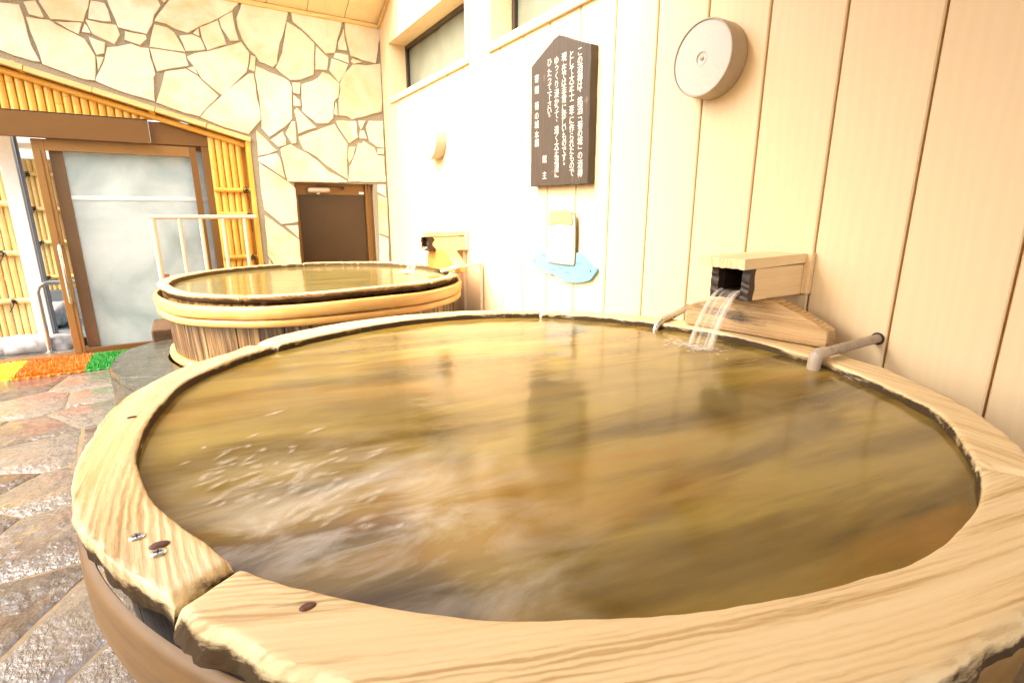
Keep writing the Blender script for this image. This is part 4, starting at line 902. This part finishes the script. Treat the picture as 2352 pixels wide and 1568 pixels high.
# ------------------------------------------------------------------ black sign board with brushed lettering
SX = XW-.05
sb = thing('sign_board', 'dark house shaped wooden board with white brushed Japanese lettering', 'sign', (XW, 2.45, 1.33))
out2 = [(2.712,1.332),(2.180,1.327),(2.187,1.986),(2.30,2.03),(2.455,2.094),(2.50,2.085),(2.714,1.994)]
m = MB(); m.gf = lambda p: Vector((p.x, p.y, p.z)); Q = []
for i, a in enumerate(out2):
    b = out2[(i+1)%len(out2)]; k = max(1, int(math.hypot(b[0]-a[0], b[1]-a[1])/.03))
    for s in range(k): u = s/k; j = .0018 if s else 0; Q.append((SX, a[0]+(b[0]-a[0])*u+random.uniform(-j,j), a[1]+(b[1]-a[1])*u+random.uniform(-j,j)))
m.prism(Q[::-1], (XW-.001-SX,0,0)); m.build('board', M['signb'], sb, smooth=0, bevel=.003)
for a in ((365,205),(355,1480)):
    p = onx(*ZS(*a), SX); m = MB(); m.lathe(p+Vector((.001,0,0)), (-1,0,0), [(.006,0),(.006,.0018),(.002,.003)], 12); m.build('nail', M['char'], sb)
COLS = [(582, 'この酒樽は、銘酒﹁菊の城﹂の酒樽', [200,285,365,455,540,588,690,780,865,930,1010,1085,1150,1230,1315,1400]),
 (500, 'として大正十二年に作られたもので', [230,310,390,470,555,640,715,790,880,960,1045,1110,1180,1255,1330,1400]),
 (424, '現在では非常に珍しいものです。', [255,360,440,510,590,670,760,830,900,960,1040,1105,1180,1250,1312]),
 (350, 'ゆっくり浸かって、遠く大正浪漫に', [290,365,440,525,615,700,765,830,885,975,1055,1130,1205,1275,1345,1415]),
 (280, 'ひたって下さい。', [310,410,490,555,640,725,790,837]),
 (230, '館主', [1265,1425]), (153, '寄贈菊の城本舗', [470,580,740,840,925,1025,1105])]
cache = {}
for cxp, txt, ysl in COLS:
    m = MB()
    for ch, yy in zip(txt, ysl):
        if ch not in cache:
            cu = bpy.data.curves.new('glyph', 'FONT'); cu.body = ch; cu.size = 1; cu.resolution_u = 2; cu.offset = .0; cu.extrude = .0
            ob = bpy.data.objects.new('glyph', cu); COL.objects.link(ob); bpy.context.view_layer.update()
            dg = bpy.context.evaluated_depsgraph_get(); me = bpy.data.meshes.new_from_object(ob.evaluated_get(dg))
            V = [tuple(v.co) for v in me.vertices]; Fc = [tuple(p.vertices) for p in me.polygons]
            bpy.data.objects.remove(ob); bpy.data.meshes.remove(me); bpy.data.curves.remove(cu); cache[ch] = (V, Fc)
        V, Fc = cache[ch]
        if not V: continue
        p = onx(*ZS(cxp, yy), SX); s = .0455
        if ch in '、。': p = p+Vector((0,.0,.0))
        x0, x1 = min(v[0] for v in V), max(v[0] for v in V); y0, y1 = min(v[1] for v in V), max(v[1] for v in V)
        rx, rz = (x0+x1)/2, (y0+y1)/2
        m.add([(SX-.0012-.0006*((i*7)%3==0)*0, p.y-(v[0]-rx)*s*.98, p.z+(v[1]-rz)*s*1.02) for i, v in enumerate(V)], [f for f in Fc])
    m.build('inscription', M['ink'], sb, smooth=0)

# plain painted cut-out plaque (generic stand-in, no figure)
pq = thing('wall_plaque', 'small pale blue wavy cut-out plaque on the boards below the black sign', 'plaque', (XW, 2.44, .79))
def spline(pts, n_=6):
    out = []; N = len(pts)
    for i in range(N):
        p0, p1, p2, p3 = [Vector((*pts[(i+j-1)%N], 0)) for j in range(4)]
        for k in range(n_):
            t = k/n_; out.append(.5*((2*p1)+(p2-p0)*t+(2*p0-5*p1+4*p2-p3)*t*t+(3*p1-p0-3*p2+p3)*t**3))
    return [(p.x, p.y) for p in out]
def plate(pts, x0, x1, name, mat, par):
    m = MB(); P = [(x0,y,z) for y,z in pts]; m.prism(P[::-1], (x1-x0,0,0)); return m.build(name, mat, par, smooth=0, bevel=.001)
pud = spline([(2.753,.883),(2.715,.912),(2.64,.940),(2.575,.962),(2.43,.955),(2.275,.962),(2.225,.953),(2.16,.912),(2.117,.885),(2.145,.846),(2.18,.818),(2.28,.795),(2.387,.790),(2.46,.805),(2.506,.822),(2.547,.817),(2.64,.835),(2.727,.858)])
plate(pud, XW-.020, XW-.001, 'puddle_board', flat('pale_blue_paint', (.17,.41,.48,1), .4, 0, 0, .02), pq)
hd = spline([(2.56,.90),(2.562,1.0),(2.562,1.08),(2.555,1.165),(2.53,1.178),(2.43,1.182),(2.33,1.178),(2.302,1.165),(2.295,1.08),(2.294,1.0),(2.296,.90),(2.33,.888),(2.43,.885),(2.53,.888)])
def shrink(pts, k):
    cy = sum(p[0] for p in pts)/len(pts); cz = sum(p[1] for p in pts)/len(pts); return [(cy+(p[0]-cy)*k, cz+(p[1]-cz)*k) for p in pts]
hb = plate(hd, XW-.027, XW-.0205, 'upright_board', flat('outline_paint', (.22,.16,.09,1), .5), pq)
plate(shrink(hd, .955), XW-.0285, XW-.0272, 'white_face', flat('matt_white_paint', (.60,.57,.50,1), .5, 0, 0, .03), hb)
tw_ = spline([(2.535,1.112),(2.537,1.16),(2.52,1.186),(2.43,1.192),(2.34,1.186),(2.322,1.16),(2.324,1.112),(2.43,1.12)])
tb = plate(tw_, XW-.0325, XW-.0287, 'yellow_pad', flat('pad_edge', (.24,.19,.08,1), .5), pq)
plate(shrink(tw_, .93), XW-.034, XW-.0327, 'yellow_face', flat('yellow_paint', (.62,.52,.14,1), .45, 0, 0, .03), tb)
teal = flat('teal_paint', (.04,.28,.32,1), .5)
for y, z in ((2.60,.925),(2.265,.905),(2.43,.862),(2.50,.848),(2.37,.845)):
    p = [(XW-.0208,y+.022,z-.004),(XW-.0208,y+.008,z+.005),(XW-.0208,y-.006,z-.003),(XW-.0208,y-.02,z+.002)]; m = MB(); m.tube(p, .0016, 6); m.build('wave_mark', teal, pq)
for y, z in ((2.707,.883),(2.165,.872)):
    m = MB(); m.lathe((XW-.0198,y,z), (-1,0,0), [(.006,0),(.005,.002),(.001,.0025)], 14); m.build('screw', M['darkw'], pq)

# floating foam patches on the near bath
m = MB(); rg = random.Random(21)
for _ in range(110):
    u, v = rg.gauss(620,140), rg.gauss(1110,60)
    p = onz(u, v, ZWAT+.0035)
    if (p-T1-Vector((0,0,p.z))).length > .84: continue
    a = R(25)+rg.gauss(0,.25); L, W = rg.uniform(.010,.034), rg.uniform(.005,.012); q = []
    for k in range(10):
        t = 2*pi*k/10; j = 1+.25*rg.uniform(-1,1); q.append(p+Vector((cos(a)*cos(t)*L*j-sin(a)*sin(t)*W*j, sin(a)*cos(t)*L*j+cos(a)*sin(t)*W*j, 0)))
    o_ = m.add([p]+q, [(0,k+1,(k+1)%10+1) for k in range(10)], 0); m.t[o_] = 1
struct(m.build('foam', M['foam'], smooth=60), 'stuff')
bpy.data.objects['foam.002' if 'foam.002' in bpy.data.objects else 'foam']['label'] = 'thin streaks of foam drifting on the near bath water'

# ------------------------------------------------------------------ light
W = bpy.data.worlds.new('World'); SC.world = W; W.use_nodes = True; nt = W.node_tree
sky = nt.nodes.new('ShaderNodeTexSky'); sky.sky_type = 'NISHITA'; sky.sun_disc = False
SE, SAZ = R(48), R(-95)          # sun height; azimuth clockwise from +y
sky.sun_elevation = SE; sky.sun_rotation = SAZ; sky.dust_density = 6; sky.air_density = 1; sky.ozone_density = .3
nt.links.new(sky.outputs[0], nt.nodes['Background'].inputs[0]); nt.nodes['Background'].inputs[1].default_value = .12
sl = bpy.data.lights.new('sun', 'SUN'); sl.energy = 1.5; sl.angle = R(68); sl.color = (1,.925,.76)
so = bpy.data.objects.new('sun', sl); COL.objects.link(so)
dv = Vector((sin(SAZ)*cos(SE), cos(SAZ)*cos(SE), sin(SE))); so.rotation_euler = dv.to_track_quat('Z', 'Y').to_euler()
vs_ = SC.view_settings; vs_.view_transform = 'Standard'; vs_.look = 'None'; vs_.gamma = 1; vs_.exposure = 2.6
SC.render.engine = 'CYCLES'; SC.cycles.use_denoising = True; SC.cycles.max_bounces = 8; SC.cycles.transparent_max_bounces = 12; SC.cycles.caustics_reflective = False; SC.cycles.caustics_refractive = False
